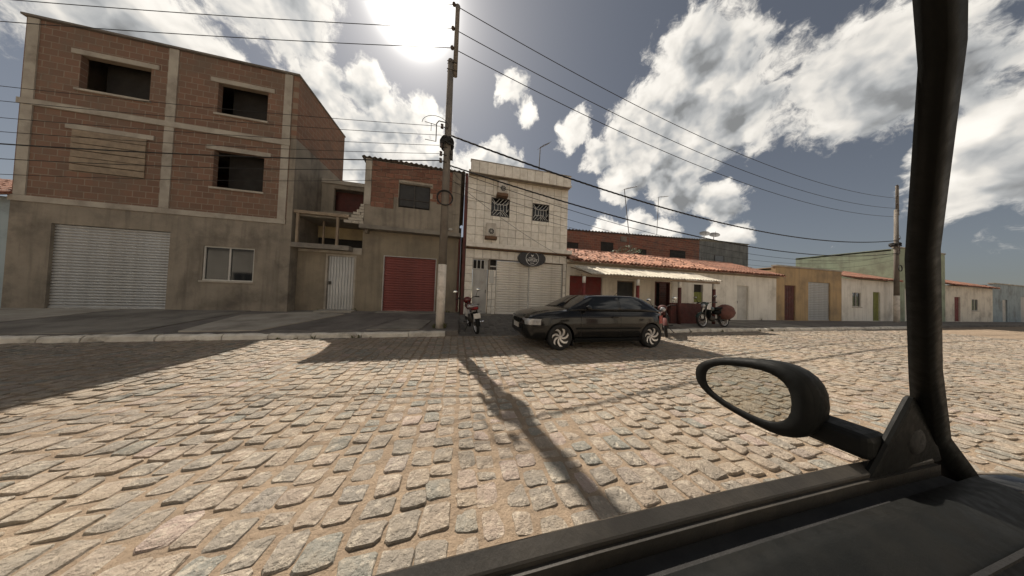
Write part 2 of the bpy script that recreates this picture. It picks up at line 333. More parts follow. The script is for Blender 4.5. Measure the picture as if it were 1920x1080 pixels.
def link(name, me, mat, parent=None, loc=(0, 0, 0), rot=(0, 0, 0)):
    o = bpy.data.objects.new(name, me); col.objects.link(o)
    if mat and not me.materials: me.materials.append(MATS[mat])
    o.parent = parent; o.location = loc; o.rotation_euler = rot
    return o
def wloc(o):
    p = Vector((0, 0, 0))
    while o is not None: p += o.location; o = o.parent
    return p
def part(name, mb, mat, parent, smooth=False, bevel=0.0):
    """mesh written in world coordinates, made a child of an unrotated thing"""
    mb.smooth = smooth or mb.smooth
    o = link(name, mb.mesh(name, wloc(parent)), mat, parent)
    if bevel: bev(o, bevel)
    return o
def lpart(name, mb, mat, parent, smooth=False, bevel=0.0):
    """mesh written in the thing's own coordinates"""
    mb.smooth = smooth or mb.smooth
    o = link(name, mb.mesh(name), mat, parent)
    if bevel: bev(o, bevel)
    return o
def bev(o, w, seg=2):
    m = o.modifiers.new('bevel', 'BEVEL'); m.width = w; m.segments = seg; m.limit_method = 'ANGLE'; m.angle_limit = R(40)
def tag(o, label, cat, group=None):
    o['label'] = label; o['category'] = cat
    if group: o['group'] = group
    return o
def thing(name, label, cat, loc, rz=0.0, group=None):
    o = bpy.data.objects.new(name, None); col.objects.link(o); o.empty_display_size = 0.2
    o.location = loc; o.rotation_euler = (0, 0, rz)
    return tag(o, label, cat, group)
def struct(name, mb, mat, smooth=False):
    mb.smooth = smooth
    o = link(name, mb.mesh(name), mat); o['kind'] = 'structure'; return o
def box(*a): return MB().box(*a)
def wall_with_holes(x0, x1, z0, z1, y0, y1, holes):
    """wall slab in the X-Z plane with rectangular openings (x0, x1, z0, z1)"""
    xs = sorted({x0, x1, *[h[0] for h in holes], *[h[1] for h in holes]}); zs = sorted({z0, z1, *[h[2] for h in holes], *[h[3] for h in holes]})
    mb = MB(); inside = lambda x, z: any(h[0] < x < h[1] and h[2] < z < h[3] for h in holes)
    solid = {}
    for i in range(len(xs) - 1):
        for k in range(len(zs) - 1): solid[i, k] = not inside((xs[i] + xs[i + 1]) / 2, (zs[k] + zs[k + 1]) / 2)
    idx = {}
    def P(i, j, k):
        if (i, j, k) not in idx: idx[i, j, k] = len(mb.v); mb.v.append((xs[i], (y0, y1)[j], zs[k]))
        return idx[i, j, k]
    for (i, k), sld in solid.items():
        if not sld: continue
        mb.f.append((P(i, 0, k), P(i + 1, 0, k), P(i + 1, 0, k + 1), P(i, 0, k + 1)))
        mb.f.append((P(i, 1, k), P(i, 1, k + 1), P(i + 1, 1, k + 1), P(i + 1, 1, k)))
        for di, dk, q in ((-1, 0, ((i, 0, k), (i, 0, k + 1), (i, 1, k + 1), (i, 1, k))), (1, 0, ((i + 1, 0, k), (i + 1, 1, k), (i + 1, 1, k + 1), (i + 1, 0, k + 1))),
                          (0, -1, ((i, 0, k), (i, 1, k), (i + 1, 1, k), (i + 1, 0, k))), (0, 1, ((i, 0, k + 1), (i + 1, 0, k + 1), (i + 1, 1, k + 1), (i, 1, k + 1)))):
            if not solid.get((i + di, k + dk), False): mb.f.append(tuple(P(*a) for a in q))
    return mb
def proj(p):
    d = Vector(p) - Vector((0, 0, CAM_H)); w = d.dot(fw)
    if w < 0.05: return None
    return 960 + FPX * d.dot(rt) / w, 540 - FPX * d.dot(up) / w
# ------------------------------------------------------------------ ground, road, pavement
struct('ground', MB().quad((-400, -400, -0.06), (600, -400, -0.06), (600, 700, -0.06), (-400, 700, -0.06)), 'ground_soil')
def kerb_y(x): return 6.20 + 0.022 * x
rb = MB()
NX, NY = 120, 14
for i in range(NX + 1):
    x = -22 + 100 * i / NX
    for j in range(NY + 1):
        y = -4.0 + (kerb_y(x) + 0.12 + 4.0) * j / NY
        rb.v.append((x, y, 0.012 * mnoise.noise((x * 0.6, y * 0.6, 0)) + 0.004))
for i in range(NX):
    for j in range(NY):
        a = i * (NY + 1) + j; rb.f.append((a, a + NY + 1, a + NY + 2, a + 1))
road = struct('road', rb, 'sand', True)

def stone_mesh(i, fine=True):
    """rough-cut paving stone: irregular outline, worn shoulder, uneven crown (unit size)"""
    random.seed(100 + i)
    base = []
    cs = [(-1, -1), (1, -1), (1, 1), (-1, 1)]
    cs = [(a * (0.5 + jit(0.085)), b * (0.5 + jit(0.085))) for a, b in cs]
    cut = 0.09 + rnd() * 0.07
    for k in range(4):
        p, c, n = cs[k - 1], cs[k], cs[(k + 1) % 4]
        m = ((c[0] + n[0]) / 2 + jit(0.045), (c[1] + n[1]) / 2 + jit(0.045))
        base.append((c[0] + (p[0] - c[0]) * cut * rnd() * 1.4, c[1] + (p[1] - c[1]) * cut))
        base.append((c[0] + (n[0] - c[0]) * cut, c[1] + (n[1] - c[1]) * cut * rnd() * 1.4))
        if fine: base.append(m)
    n = len(base); v = []; f = []
    tilt = (jit(0.1), 0.03 + jit(0.1))
    levels = ((1.06, -0.05), (1.0, 0.0), (0.94, 0.0065), (0.55, 0.010)) if fine else ((1.05, -0.04), (0.97, 0.005))
    for sc, z in levels:
        for x, y in base:
            dz = 0 if z < 0.003 else -(tilt[0] * x + tilt[1] * y) * 0.06 + jit(0.0025)
            v.append((x * sc, y * sc, z + dz))
    v.append((0, 0, 0.010 + jit(0.003)))
    for r in range(len(levels) - 1):
        for k in range(n): f.append((r * n + k, r * n + (k + 1) % n, (r + 1) * n + (k + 1) % n, (r + 1) * n + k))
    r = len(levels) - 1
    for k in range(n): f.append((r * n + k, r * n + (k + 1) % n, (r + 1) * n))
    return v, f
SV = [stone_mesh(i) for i in range(18)]
SVF = [stone_mesh(i, False) for i in range(18)]
SME = []
for i, (v, f) in enumerate(SV):
    me = bpy.data.meshes.new('paving_stone'); me.from_pydata(v, [], f); me.update(); me.materials.append(MATS['stone']); SME.append(me)
random.seed(11)
spots = []
x = -13.0
while x < 23:
    w = random.uniform(0.115, 0.15)
    y = -0.6 + rnd() * 0.2
    ph = rnd() * 6
    while y < kerb_y(x) - 0.08:
        l = random.uniform(0.105, 0.175) if rnd() > 0.12 else random.uniform(0.07, 0.10)
        xx = x + 0.009 * math.sin(y * 0.7 + ph) + 0.05 * math.sin(y * 0.45 + x * 0.08)
        spots.append((xx + w / 2 + jit(0.006), y + l / 2, w * random.uniform(0.92, 1.06), l, jit(0.07), random.randrange(18), random.uniform(-0.006, 0.005)))
        y += l + random.uniform(0.014, 0.034)
    x += w + random.uniform(0.016, 0.032)
def show(s):
    p = proj((s[0], s[1], 0))
    if p is None or not (-40 < p[0] < 1960) or p[1] > 1110: return -1
    if s[1] < 0.27: return -1
    if s[2] * s[3] < 0.008: return -0.5
    # hidden behind the door sill of the car the picture is taken from
    d = Vector((s[0], s[1], -CAM_H)); t = 0.25 / d.y
    if d.z * t < -0.30: return -1
    return s[2] * s[3] / d.length ** 2 * (CAM_H / d.length)
order = sorted(range(len(spots)), key=lambda i: -show(spots[i]))
near = set(order[:300])
far = MB()
for i, (sx, sy, w, l, a, k, dz) in enumerate(spots):
    rx = a
    if i in near:
        o = link('paving_stone', SME[k], None, road, (sx, sy, 0.006 + dz), (0, 0, rx)); o.scale = (w, l, 1.0)
    else:
        b = len(far.v); ca, sa = math.cos(rx), math.sin(rx)
        SS = SV if abs(sx) < 3 and sy < 3.2 else SVF
        for px, py, pz in SS[k][0]: far.v.append((sx + px * w * ca - py * l * sa, sy + px * w * sa + py * l * ca, pz + 0.006 + dz))
        far.f += [tuple(b + q for q in ff) for ff in SS[k][1]]
me = bpy.data.meshes.new('paving_stones'); me.from_pydata(far.v, [], far.f); me.update()
o = link('paving_stones', me, 'stone_far', road); o['kind'] = 'stuff'

# raised pavement on the far side of the street; it climbs towards the house fronts
RAMP0, RAMP1 = 0.02, 4.78
def walk_z(x, y):
    t = max(0.0, min(1.0, (y - kerb_y(x) - 0.15) / 3.0))
    hi = 0.36 if x < RAMP1 else 0.15
    if RAMP0 < x < RAMP1: return 0.01 + 0.33 * t
    return 0.125 + (hi - 0.125) * t
def sheet(x0, x1, y0f, y1, nx, ny, dz=0.0, wob=0.0, zf=None):
    mb = MB()
    for i in range(nx + 1):
        x = x0 + (x1 - x0) * i / nx
        for j in range(ny + 1):
            ya = y0f(x); y = ya + (y1 - ya) * j / ny
            xm = min(max(x, x0 + 0.001), x1 - 0.001)
            mb.v.append((x, y, (zf or walk_z)(xm, y) + dz + wob * mnoise.noise((x * 1.7, y * 1.7, 3))))
    for i in range(nx):
        for j in range(ny):
            a = i * (ny + 1) + j; mb.f.append((a, a + ny + 1, a + ny + 2, a + 1))
    return mb
def skirt(mb, z):
    """close a sheet down to a depth so that it is a slab"""
    bm = bmesh.new(); vs = [bm.verts.new(v) for v in mb.v]
    for f in mb.f: bm.faces.new([vs[i] for i in f])
    ed = [e for e in bm.edges if e.is_boundary]
    r = bmesh.ops.extrude_edge_only(bm, edges=ed)
    for g in r['geom']:
        if isinstance(g, bmesh.types.BMVert): g.co.z = z
    bm.verts.index_update()
    out = MB(); out.v = [tuple(v.co) for v in bm.verts]; out.f = [tuple(v.index for v in f.verts) for f in bm.faces]; bm.free()
    return out
pv = struct('pavement', skirt(sheet(-22, RAMP0, lambda x: kerb_y(x) + 0.13, 9.6, 60, 10, 0, 0.012), -0.05), 'concrete_dark')
# cast slabs patched into the pavement, each poured separately
def slab(pts, dz, mat):
    mb = MB(); top = [(x, y, walk_z(x, y) + dz) for x, y in pts]; bot = [(x, y, z - 0.06) for x, y, z in top]
    mb.loft([bot, top]); o = part('cast_slab', mb, mat, pv); bev(o, 0.01); return o
slab([(-5.9, 6.34), (-4.55, 6.4), (-3.75, 8.6), (-4.9, 8.9), (-6.3, 8.3)], 0.030, 'concrete_pale')
slab([(-4.85, 8.92), (-3.7, 8.92), (-3.7, 9.34), (-4.85, 9.34)], 0.05, 'concrete_pale')
slab([(-4.4, 6.4), (-2.5, 6.4), (-1.9, 7.9), (-2.6, 8.9), (-3.6, 8.55)], 0.016, 'concrete_dark')
slab([(-2.3, 6.42), (-1.0, 6.44), (-0.85, 7.6), (-1.75, 7.9)], 0.028, 'concrete')
slab([(-2.95, 8.95), (-0.85, 8.95), (-0.85, 9.34), (-2.95, 9.34)], 0.022, 'concrete')
slab([(-9.5, 6.2), (-6.6, 6.25), (-6.6, 9.2), (-9.5, 9.2)], 0.02, 'concrete')
slab([(-13.5, 6.1), (-9.7, 6.18), (-9.7, 9.2), (-13.5, 9.2)], 0.012, 'concrete_pale')
pv2 = struct('pavement_right', skirt(sheet(RAMP1, 60, lambda x: kerb_y(x) + 0.13, 9.6, 60, 6, 0, 0.008), -0.05), 'concrete_dark')
slab2 = lambda x0, x1, mat: part('cast_slab', MB().loft([[(x0, kerb_y(x0) + 0.2, 0.07), (x1, kerb_y(x1) + 0.2, 0.07), (x1, 8.9, 0.10), (x0, 8.9, 0.10)],
        [(x0, kerb_y(x0) + 0.2, 0.152), (x1, kerb_y(x1) + 0.2, 0.152), (x1, 8.9, 0.172), (x0, 8.9, 0.172)]]), mat, pv2)
for k in range(9): slab2(5.2 + 1.55 * k, 5.2 + 1.55 * k + 1.52, random.choice(('concrete', 'concrete_dark', 'concrete')))
# stone-paved ramp up to the white shop
ramp = struct('ramp', skirt(sheet(RAMP0, RAMP1, lambda x: kerb_y(x) - 0.05, 9.6, 24, 12, 0, 0.015), -0.05), 'concrete_dark')
far = MB(); x = RAMP0 + 0.05
while x < RAMP1 - 0.2:
    w = random.uniform(0.13, 0.2); y = kerb_y(x)
    while y < 8.95:
        l = random.uniform(0.14, 0.26); k = random.randrange(18); b = len(far.v); cx, cy = x + w / 2, y + l / 2
        z = walk_z(cx, cy)
        for px, py, pz in SVF[k][0]: far.v.append((cx + px * w, cy + py * l, z + 0.11 * py * l + pz + 0.002 + 0.006 * mnoise.noise((cx, cy, 1))))
        far.f += [tuple(b + q for q in ff) for ff in SVF[k][1]]
        y += l + random.uniform(0.015, 0.04)
    x += w + random.uniform(0.015, 0.035)
M('ramp_stone', (0.15, 0.14, 0.125), (0.105, 0.098, 0.088), 9.0, 0.9, 0.7, 30, dirt=(0.24, 0.21, 0.17), dirt_amt=0.5, dirt_scale=3.0, rand=0.25, island=True)
me = bpy.data.meshes.new('ramp_stones'); me.from_pydata(far.v, [], far.f); me.update()
o = link('ramp_stones', me, 'ramp_stone', ramp); o['kind'] = 'stuff'
# kerb of whitewashed stones
def kerb(x0, x1, parent):
    x = x0
    while x < x1 - 0.2:
        L = min(random.uniform(0.55, 1.15), x1 - x); n = 6; rings = []
        h0 = 0.125 + jit(0.012)
        for i in range(n + 1):
            xx = x + 0.008 + (L - 0.016) * i / n; ky = kerb_y(xx) + jit(0.012); h = h0 + jit(0.01); e = 0.03 if 0 < i < n else 0.045
            rings.append([(xx, ky - 0.03, -0.05), (xx, ky - 0.012, h - e), (xx, ky + 0.03, h), (xx, ky + 0.13, h + jit(0.006)), (xx, ky + 0.16, h - 0.02), (xx, ky + 0.16, -0.05)])
        part('kerbstone', MB().loft(rings), 'kerb_paint', parent); x += L
kerb(-14, -0.25, pv); kerb(6.6, 26, pv2)
# weeds in the kerb joint and along the wall feet
random.seed(21); wd = MB()
def tuft(x, y, z, n, h):
    for k in range(n):
        a = rnd() * 6.28; r = h * random.uniform(0.15, 0.6); hh = h * random.uniform(0.5, 1.0); wv = 0.006
        b = Vector((x + jit(0.03), y + jit(0.03), z)); t = b + Vector((r * math.cos(a), r * math.sin(a), hh)); m = b.lerp(t, 0.55) + Vector((0, 0, hh * 0.15)); sd = Vector((-math.sin(a), math.cos(a), 0)) * wv
        wd.quad(b - sd, b + sd, m + sd, m - sd); wd.quad(m - sd, m + sd, t)
for k in range(46):
    x = random.uniform(-12, 0.0) if rnd() < 0.6 else random.uniform(6.5, 18)
    if rnd() < 0.6: tuft(x, kerb_y(x) - 0.05, 0.0, random.randint(5, 14), random.uniform(0.05, 0.13))
    else: tuft(x, (9.3 if x < -0.2 else 8.93), walk_z(x, 9.2), random.randint(5, 12), random.uniform(0.06, 0.16))
tuft(-0.36, 6.6, 0.16, 22, 0.2); tuft(-0.66, 6.62, 0.16, 16, 0.16)
M('weed', (0.085, 0.095, 0.035), (0.13, 0.12, 0.05), 6.0, 0.8, 0.0)
o = link('weeds', wd.mesh('weeds'), 'weed'); o['kind'] = 'stuff'; o['label'] = 'dry weeds along the kerb and wall feet'; o['category'] = 'weeds'
# far hills beyond the town
hb = MB()
for i in range(61):
    a = R(-80 + 190 * i / 60); rr = 500
    for j, (q, zz) in enumerate(((0, -0.5), (60, 6), (160, 14 + 9 * mnoise.noise((i * 0.25, 0, 5))))):
        hb.v.append(((rr + q) * math.sin(a), (rr + q) * math.cos(a), zz))
for i in range(60):
    for j in range(2): b = i * 3 + j; hb.f.append((b, b + 3, b + 4, b + 1))
M('hill', (0.07, 0.085, 0.04), (0.10, 0.10, 0.055), 0.05, 0.95, 0.0)
struct('hills', hb, 'hill', True)
# ------------------------------------------------------------------ shared building pieces
def slat_shutter(parent, x0, x1, z0, z1, y, mat, pitch, name='shutter'):
    """roller shutter: backing sheet with a curved slat for every row"""
    root = part(name, box(x0, x1, y + 0.03, y + 0.05, z0, z1), mat, parent)
    n = max(3, round((z1 - z0) / pitch)); h = (z1 - z0) / n
    prof = [(0.029, 0.0), (0.024, 0.16), (0.006, 0.26), (0.0, 0.45), (0.0, 0.72), (0.008, 0.9), (0.029, 0.99)]
    mb = MB(); mb.loft([[(xx, q[0], q[1] * h) for q in prof] for xx in (0, x1 - x0)], False, False)
    me = mb.mesh('slat'); me.materials.append(MATS[mat])
    pw = wloc(parent)
    for i in range(n): link('slat', me, None, root, (x0 - pw.x, y - pw.y, z0 + i * h - pw.z))
    part('bottom_rail', box(x0, x1, y - 0.012, y + 0.02, z0 - 0.0, z0 + 0.06), mat, root)
    return root
def window(parent, x0, x1, z0, z1, y, frame='frame_white', glass='dark_glass', t=0.04, sill=True, depth=0.06, mull=0):
    w = part('window', box(x0 + 0.003, x1 - 0.003, y + depth, y + depth + 0.012, z0 + 0.003, z1 - 0.003), glass, parent)
    fr = MB(); d0, d1 = y + depth - 0.03, y + depth - 0.001
    fr.box(x0, x0 + t, d0, d1, z0, z1); fr.box(x1 - t, x1, d0, d1, z0, z1); fr.box(x0 + t, x1 - t, d0, d1, z0, z0 + t); fr.box(x0 + t, x1 - t, d0, d1, z1 - t, z1)
    for k in range(mull):
        xm = x0 + (x1 - x0) * (k + 1) / (mull + 1); fr.box(xm - t / 2, xm + t / 2, d0 + 0.002, d1, z0 + t, z1 - t)
    part('frame', fr, frame, w)
    if sill: part('sill', box(x0 - 0.04, x1 + 0.04, y - 0.04, y + 0.03, z0 - 0.05, z0 - 0.002), 'concrete_pale', w)
    return w
def corrugated(parent, x0, x1, ya, za, yb, zb, mat, width=1.1, pitch=0.177, amp=0.025, name='roof_sheet', lap=0.05):
    """sloping corrugated sheets laid side by side; every sheet is a part"""
    x = x0; k = 0
    while x < x1 - 0.05:
        xe = min(x + width, x1); mb = MB(); n = max(4, int((xe + lap - x) / pitch * 6)); dz = 0.012 * (k % 2) + jit(0.006); dy = jit(0.03)
        rows = []
        for y, z in ((ya + dy, za), ((ya + yb) / 2, (za + zb) / 2 - 0.01), (yb + dy, zb)):
            rows.append([(x + (xe + lap - x) * i / n, y, z + dz + amp * math.cos(2 * math.pi * (x + (xe + lap - x) * i / n) / pitch)) for i in range(n + 1)])
        low = [[(a, b, c - 0.008) for a, b, c in r] for r in rows]
        mb.loft([rr + list(reversed(ll)) for rr, ll in zip(rows, low)])
        part(name, mb, mat, parent); x = xe; k += 1
def tile_roof(parent, x0, x1, y0, z0, y1, z1, stuff_from=None, pitch=0.215, rows=7):
    """clay barrel tiles: cover tiles one by one, the channel tiles between them as one mass"""
    L = (y1 - y0) / rows; n = 6
    def barrel(r, up_):
        rings = []
        for y, rr in ((0, r * 1.08), (L * 1.16, r * 0.86)):
            rings.append([(rr * math.cos(math.pi * i / n), y, (rr * 0.8 * math.sin(math.pi * i / n)) * (1 if up_ else -0.6)) for i in range(n + 1)] +
                         [((rr - 0.014) * math.cos(math.pi * i / n), y, ((rr - 0.014) * 0.8 * math.sin(math.pi * i / n)) * (1 if up_ else -0.6)) for i in range(n, -1, -1)])
        return MB().loft(rings)
    sl = (z1 - z0) / (y1 - y0); ang = math.atan(sl)
    mes = []
    cov = barrel(0.085, True); chn = barrel(0.105, False)
    me = cov.mesh('roof_tile'); me.materials.append(MATS['roof_tile'])
    mass = MB(); pw = wloc(parent); nx = int((x1 - x0) / pitch)
    def put_mass(src, x, y, z, rz, tl):
        b = len(mass.v); ca, sa = math.cos(ang + tl), math.sin(ang + tl)
        for a, q, c in src.v: mass.v.append((x + a, y + q * ca - c * sa, z + q * sa + c * ca))
        mass.f += [tuple(b + i for i in f) for f in src.f]
    for i in range(nx + 1):
        for j in range(rows):
            x = x0 + i * pitch; y = y0 + j * L + jit(0.02); z = z0 + sl * (y - y0) + 0.03 + 0.02 * mnoise.noise((x * 0.5, y, 2))
            put_mass(chn, x + pitch / 2 + jit(0.012), y, z - 0.0, 0, 0.0)
            if stuff_from is not None and x > stuff_from: put_mass(cov, x + jit(0.012), y, z + 0.012, 0, jit(0.02))
            else: link('roof_tile', me, None, parent, (x + jit(0.02) - pw.x, y - pw.y + jit(0.03), z + 0.014 + jit(0.014) - pw.z), (ang + jit(0.05), jit(0.09), jit(0.09)))
    o = part('channel_tiles', mass, 'roof_tile_dark', parent); o['kind'] = 'stuff'  # darker tone puts the shade of the tile gaps into the channel colour

# ------------------------------------------------------------------ tall brick block at the left
T = thing('tall_brick_block', 'tall unfinished block with bare brick side wall left of the terrace house', 'building', (-8.6, 9.0, 0.3))
WX = -5.65
holes = [(-11.2, -8.7, 0.36, 2.75), (-7.9, -6.6, 1.3, 2.4), (-7.8, -6.5, 4.3, 5.5), (-10.9, -9.4, 4.3, 5.5), (-7.8, -6.5, 6.7, 7.7), (-10.9, -9.4, 6.7, 7.7)]
part('front_wall', wall_with_holes(-12.0, WX - 0.151, 0.2, 3.298, 9.0, 9.15, holes[:2]), 'render_grey', T)
part('front_brickwork', wall_with_holes(-12.0, WX - 0.151, 3.3, 8.46, 9.01, 9.15, holes[2:]), 'brick_wall_front', T)
side = MB(); side.box(WX - 0.15, WX, 9.0, 12.08, 6.28, 8.47); part('side_brickwork', side, 'brick_wall_side', T)
part('side_plaster', box(WX - 0.15, WX + 0.012, 9.0, 12.08, 0.2, 6.278), 'render_grey', T)
part('rear_wall', box(-12.0, WX - 0.151, 11.93, 12.08, 0.2, 8.46), 'brick_wall_far', T)
part('end_wall', box(-12.0, -11.85, 9.151, 11.929, 0.2, 8.46), 'render_grey', T)
part('roof', box(-12.05, WX + 0.03, 8.95, 12.1, 8.474, 8.53), 'concrete_dark', T)
for zz in (3.3, 6.0): part('floor_band', box(-12.02, WX - 0.16, 8.97, 9.0, zz, zz + 0.16), 'concrete_pale', T)
slat_shutter(T, -11.2, -8.7, 0.36, 2.75, 9.06, 'zinc', 0.085)
window(T, *holes[1], 9.0, mull=1)
for i, h in enumerate(holes[2:]):      # openings still without frames; one is boarded up
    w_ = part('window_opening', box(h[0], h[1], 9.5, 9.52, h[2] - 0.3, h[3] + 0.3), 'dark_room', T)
    part('lintel', box(h[0] - 0.18, h[1] + 0.18, 8.985, 9.1, h[3] + 0.003, h[3] + 0.14), 'concrete_pale', w_)
    if i == 1:
        for k in range(6): part('plank', box(h[0] - 0.03, h[1] + 0.03, 8.975 + jit(0.006), 9.0 + jit(0.004), h[2] + 0.01 + k * 0.2, h[2] + 0.01 + k * 0.2 + 0.18), 'timber', w_)
    else: part('sill', box(h[0] - 0.05, h[1] + 0.05, 8.96, 9.1, h[2] - 0.06, h[2] - 0.003), 'concrete_pale', w_)
for x in (-11.95, -9.0, -6.05): part('column', box(x, x + 0.22, 8.985, 9.1, 3.47, 8.455), 'concrete_pale', T)
part('roof_slab', box(-11.84, WX - 0.16, 9.16, 11.92, 5.9, 6.0), 'concrete_dark', T)
# next house down the street
HL = thing('pale_blue_house', 'pale blue single storey house with tiled roof at far left', 'house', (-15, 9, 0.3))
hh = [(-14.2, -13.2, 0.36, 2.5), (-16.5, -15.2, 1.2, 2.3)]
part('front_wall', wall_with_holes(-19.5, -12.03, 0.2, 3.4, 9.05, 9.2, hh), 'pale_blue_wall', HL)
part('side_wall', box(-19.5, -12.03, 9.2, 13, 0.2, 3.3), 'pale_blue_wall', HL)
d = part('door', box(-14.2, -13.2, 9.12, 9.16, 0.36, 2.5), 'wood_green', HL); part('handle', MB().tube([(-13.32, 9.10, 1.3), (-13.32, 9.10, 1.45)], 0.012, 6), 'steel_dark', d)
window(HL, *hh[1], 9.05, mull=1)
tile_roof(HL, -19.5, -12.1, 8.8, 3.38, 11.2, 4.4, stuff_from=-30)

# ------------------------------------------------------------------ terrace house with the two metal doors and the brick upper floor
B = thing('brick_upper_floor_house', 'two storey house with bare brick upper floor, red roller door below and stepped broken edge', 'house', (-2.5, 9.3, 0.36))
GY = 9.35
gh = [(-4.76, -3.79, 0.37, 2.43), (-2.87, -0.93, 0.36, 2.52)]
part('ground_wall', wall_with_holes(WX + 0.02, -3.62, 0.2, 2.6, GY, GY + 0.15, gh[:1]), 'render_beige', B)
part('ground_wall', wall_with_holes(-3.62, 0.0, 0.2, 3.418, GY + 0.002, GY + 0.15, gh[1:]), 'render_beige', B)
# door of ribbed sheet metal
dr = part('sheet_door', box(-4.70, -3.85, GY + 0.07, GY + 0.085, 0.39, 2.37), 'zinc', B)
rib = MB(); rib.loft([[(0, 0.03, z), (0.018, 0.0, z), (0.052, 0.0, z), (0.07, 0.03, z)] for z in (0.0, 1.98)])
rm = rib.mesh('rib'); rm.materials.append(MATS['zinc']); pw = wloc(B)
for k in range(9): link('rib', rm, None, dr, (-4.69 + k * 0.094 - pw.x, GY + 0.045 - pw.y, 0.39 - pw.z))
part('lock', box(-4.66, -4.58, GY + 0.02, GY + 0.044, 1.32, 1.44), 'steel_dark', dr)
fr = MB(); fr.box(-4.76, -4.70, GY - 0.01, GY + 0.09, 0.37, 2.43); fr.box(-3.85, -3.79, GY - 0.01, GY + 0.09, 0.37, 2.43); fr.box(-4.70, -3.85, GY - 0.008, GY + 0.09, 2.37, 2.43)
part('door_frame', fr, 'concrete_pale', dr)
slat_shutter(B, -2.84, -0.96, 0.38, 2.49, GY + 0.06, 'shutter_red', 0.096, 'red_roller_door')
part('door_frame', MB().box(-2.87, -2.84, GY - 0.012, GY + 0.1, 0.36, 2.52).box(-0.96, -0.93, GY - 0.012, GY + 0.1, 0.36, 2.52).box(-2.84, -0.96, GY - 0.01, GY + 0.1, 2.49, 2.52), 'metal_grey', B)
part('plaster_band', box(WX + 0.03, -3.62, GY - 0.03, GY + 0.02, 2.48, 2.72), 'concrete_pale', B)
# jutting slab that carries the upper floor
part('floor_slab', box(-3.62, -0.02, 8.98, GY + 0.3, 3.42, 3.56), 'concrete', B)
part('back_wall', box(WX + 0.02, 0.0, 13.9, 14.0, 0.2, 5.15), 'render_grey', B)
part('terrace_side', box(-3.64, -3.50, GY + 0.16, 10.5, 2.72, 3.41), 'concrete_dark', B)
# upper floor: plastered below, bare hollow bricks above
part('plaster_wall', wall_with_holes(-3.48, -0.10, 3.562, 4.62, 9.0, 9.14, [(-2.36, -1.24, 4.34, 4.7), (-3.285, -2.52, 4.245, 4.7)]), 'render_grey', B)
part('mortar_bed', wall_with_holes(-3.46, -0.12, 4.622, 5.98, 9.02, 9.13, [(-2.36, -1.24, 4.6, 5.26)]), 'mortar', B)
part('mortar_bed', box(-3.284, -2.521, 9.02, 9.12, 4.246, 4.621), 'mortar', B)
bmeshs = {}
def brick(x0, x1, z, h, parent, y=9.0, d=0.09):
    w = round(x1 - x0, 2); key = (w, round(h, 3), d)
    if key not in bmeshs:
        mb = MB().box(0, w, 0, d, 0, h); me = mb.mesh('brick'); me.materials.append(MATS['brick']); bmeshs[key] = me
    p = wloc(parent); link('brick', bmeshs[key], None, parent, (x0 - p.x + jit(0.003), y - p.y + jit(0.007), z - p.z + jit(0.003)), (jit(0.01), jit(0.006), jit(0.01)))
rowh = 0.193
for r in range(-2, 7):
    z = 4.63 + r * rowh; x = -3.28 + (0.0 if r % 2 else -0.15); lim = -0.42 if r >= 0 else -2.53
    while x < lim:
        xe = x + 0.29
        a, b = max(x, -3.28), min(xe, lim)
        if 0 <= r and z < 5.26:
            if a < -2.36 < b: b = -2.37
            if a < -1.24 < b: a = -1.23
            if -2.37 < (a + b) / 2 < -1.23: x += 0.305; continue
        if b - a > 0.08: brick(a, b, z, rowh - 0.018, B)
        x += 0.305
part('corner_pillar', box(-3.5, -3.29, 8.985, 9.15, 4.3, 6.0), 'concrete_pale', B)
part('end_pillar', box(-0.41, -0.09, 8.985, 9.15, 4.3, 6.0), 'render_grey', B)
part('window_lintel', box(-2.42, -1.18, 9.0, 9.1, 5.262, 5.32), 'render_grey', B)
w_ = part('window', box(-2.36, -1.24, 9.10, 9.12, 4.34, 5.26), 'dark_room', B)
part('rolled_blind', box(-2.34, -1.27, 9.06, 9.09, 4.42, 5.24), 'tarpaulin', w_)
part('mullion', MB().box(-1.83, -1.79, 9.03, 9.06, 4.34, 5.26).box(-2.36, -1.24, 9.035, 9.058, 4.66, 4.69), 'steel_dark', w_)
# broken toothing at the left edge, where the upper wall was never finished
for r in range(7):
    z = 3.57 + r * 0.105
    x0 = -4.08 + r * 0.085 + jit(0.03)
    for k in range(3):
        a, b = x0 + k * 0.24, min(x0 + (k + 1) * 0.24 - 0.012, -3.49)
        if b - a > 0.05:
            me = MB().box(0, b - a, 0, 0.12, 0, 0.092).mesh('broken_brick'); p = wloc(B)
            link('broken_brick', me, 'concrete_pale', B, (a - p.x, 9.0 - p.y + jit(0.015), z - p.z), (jit(0.03), jit(0.03), jit(0.04)))
part('right_wall', box(-0.14, -0.10, 9.16, 14.0, 3.56, 5.9), 'render_grey', B)
part('left_wall', box(-3.49, -3.40, 9.16, 14.0, 3.3, 5.9), 'render_grey', B)
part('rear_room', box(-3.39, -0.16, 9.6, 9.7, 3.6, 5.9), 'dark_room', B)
corrugated(B, -3.62, 0.02, 8.93, 6.05, 13.5, 5.2, 'fibre_cement_dark')
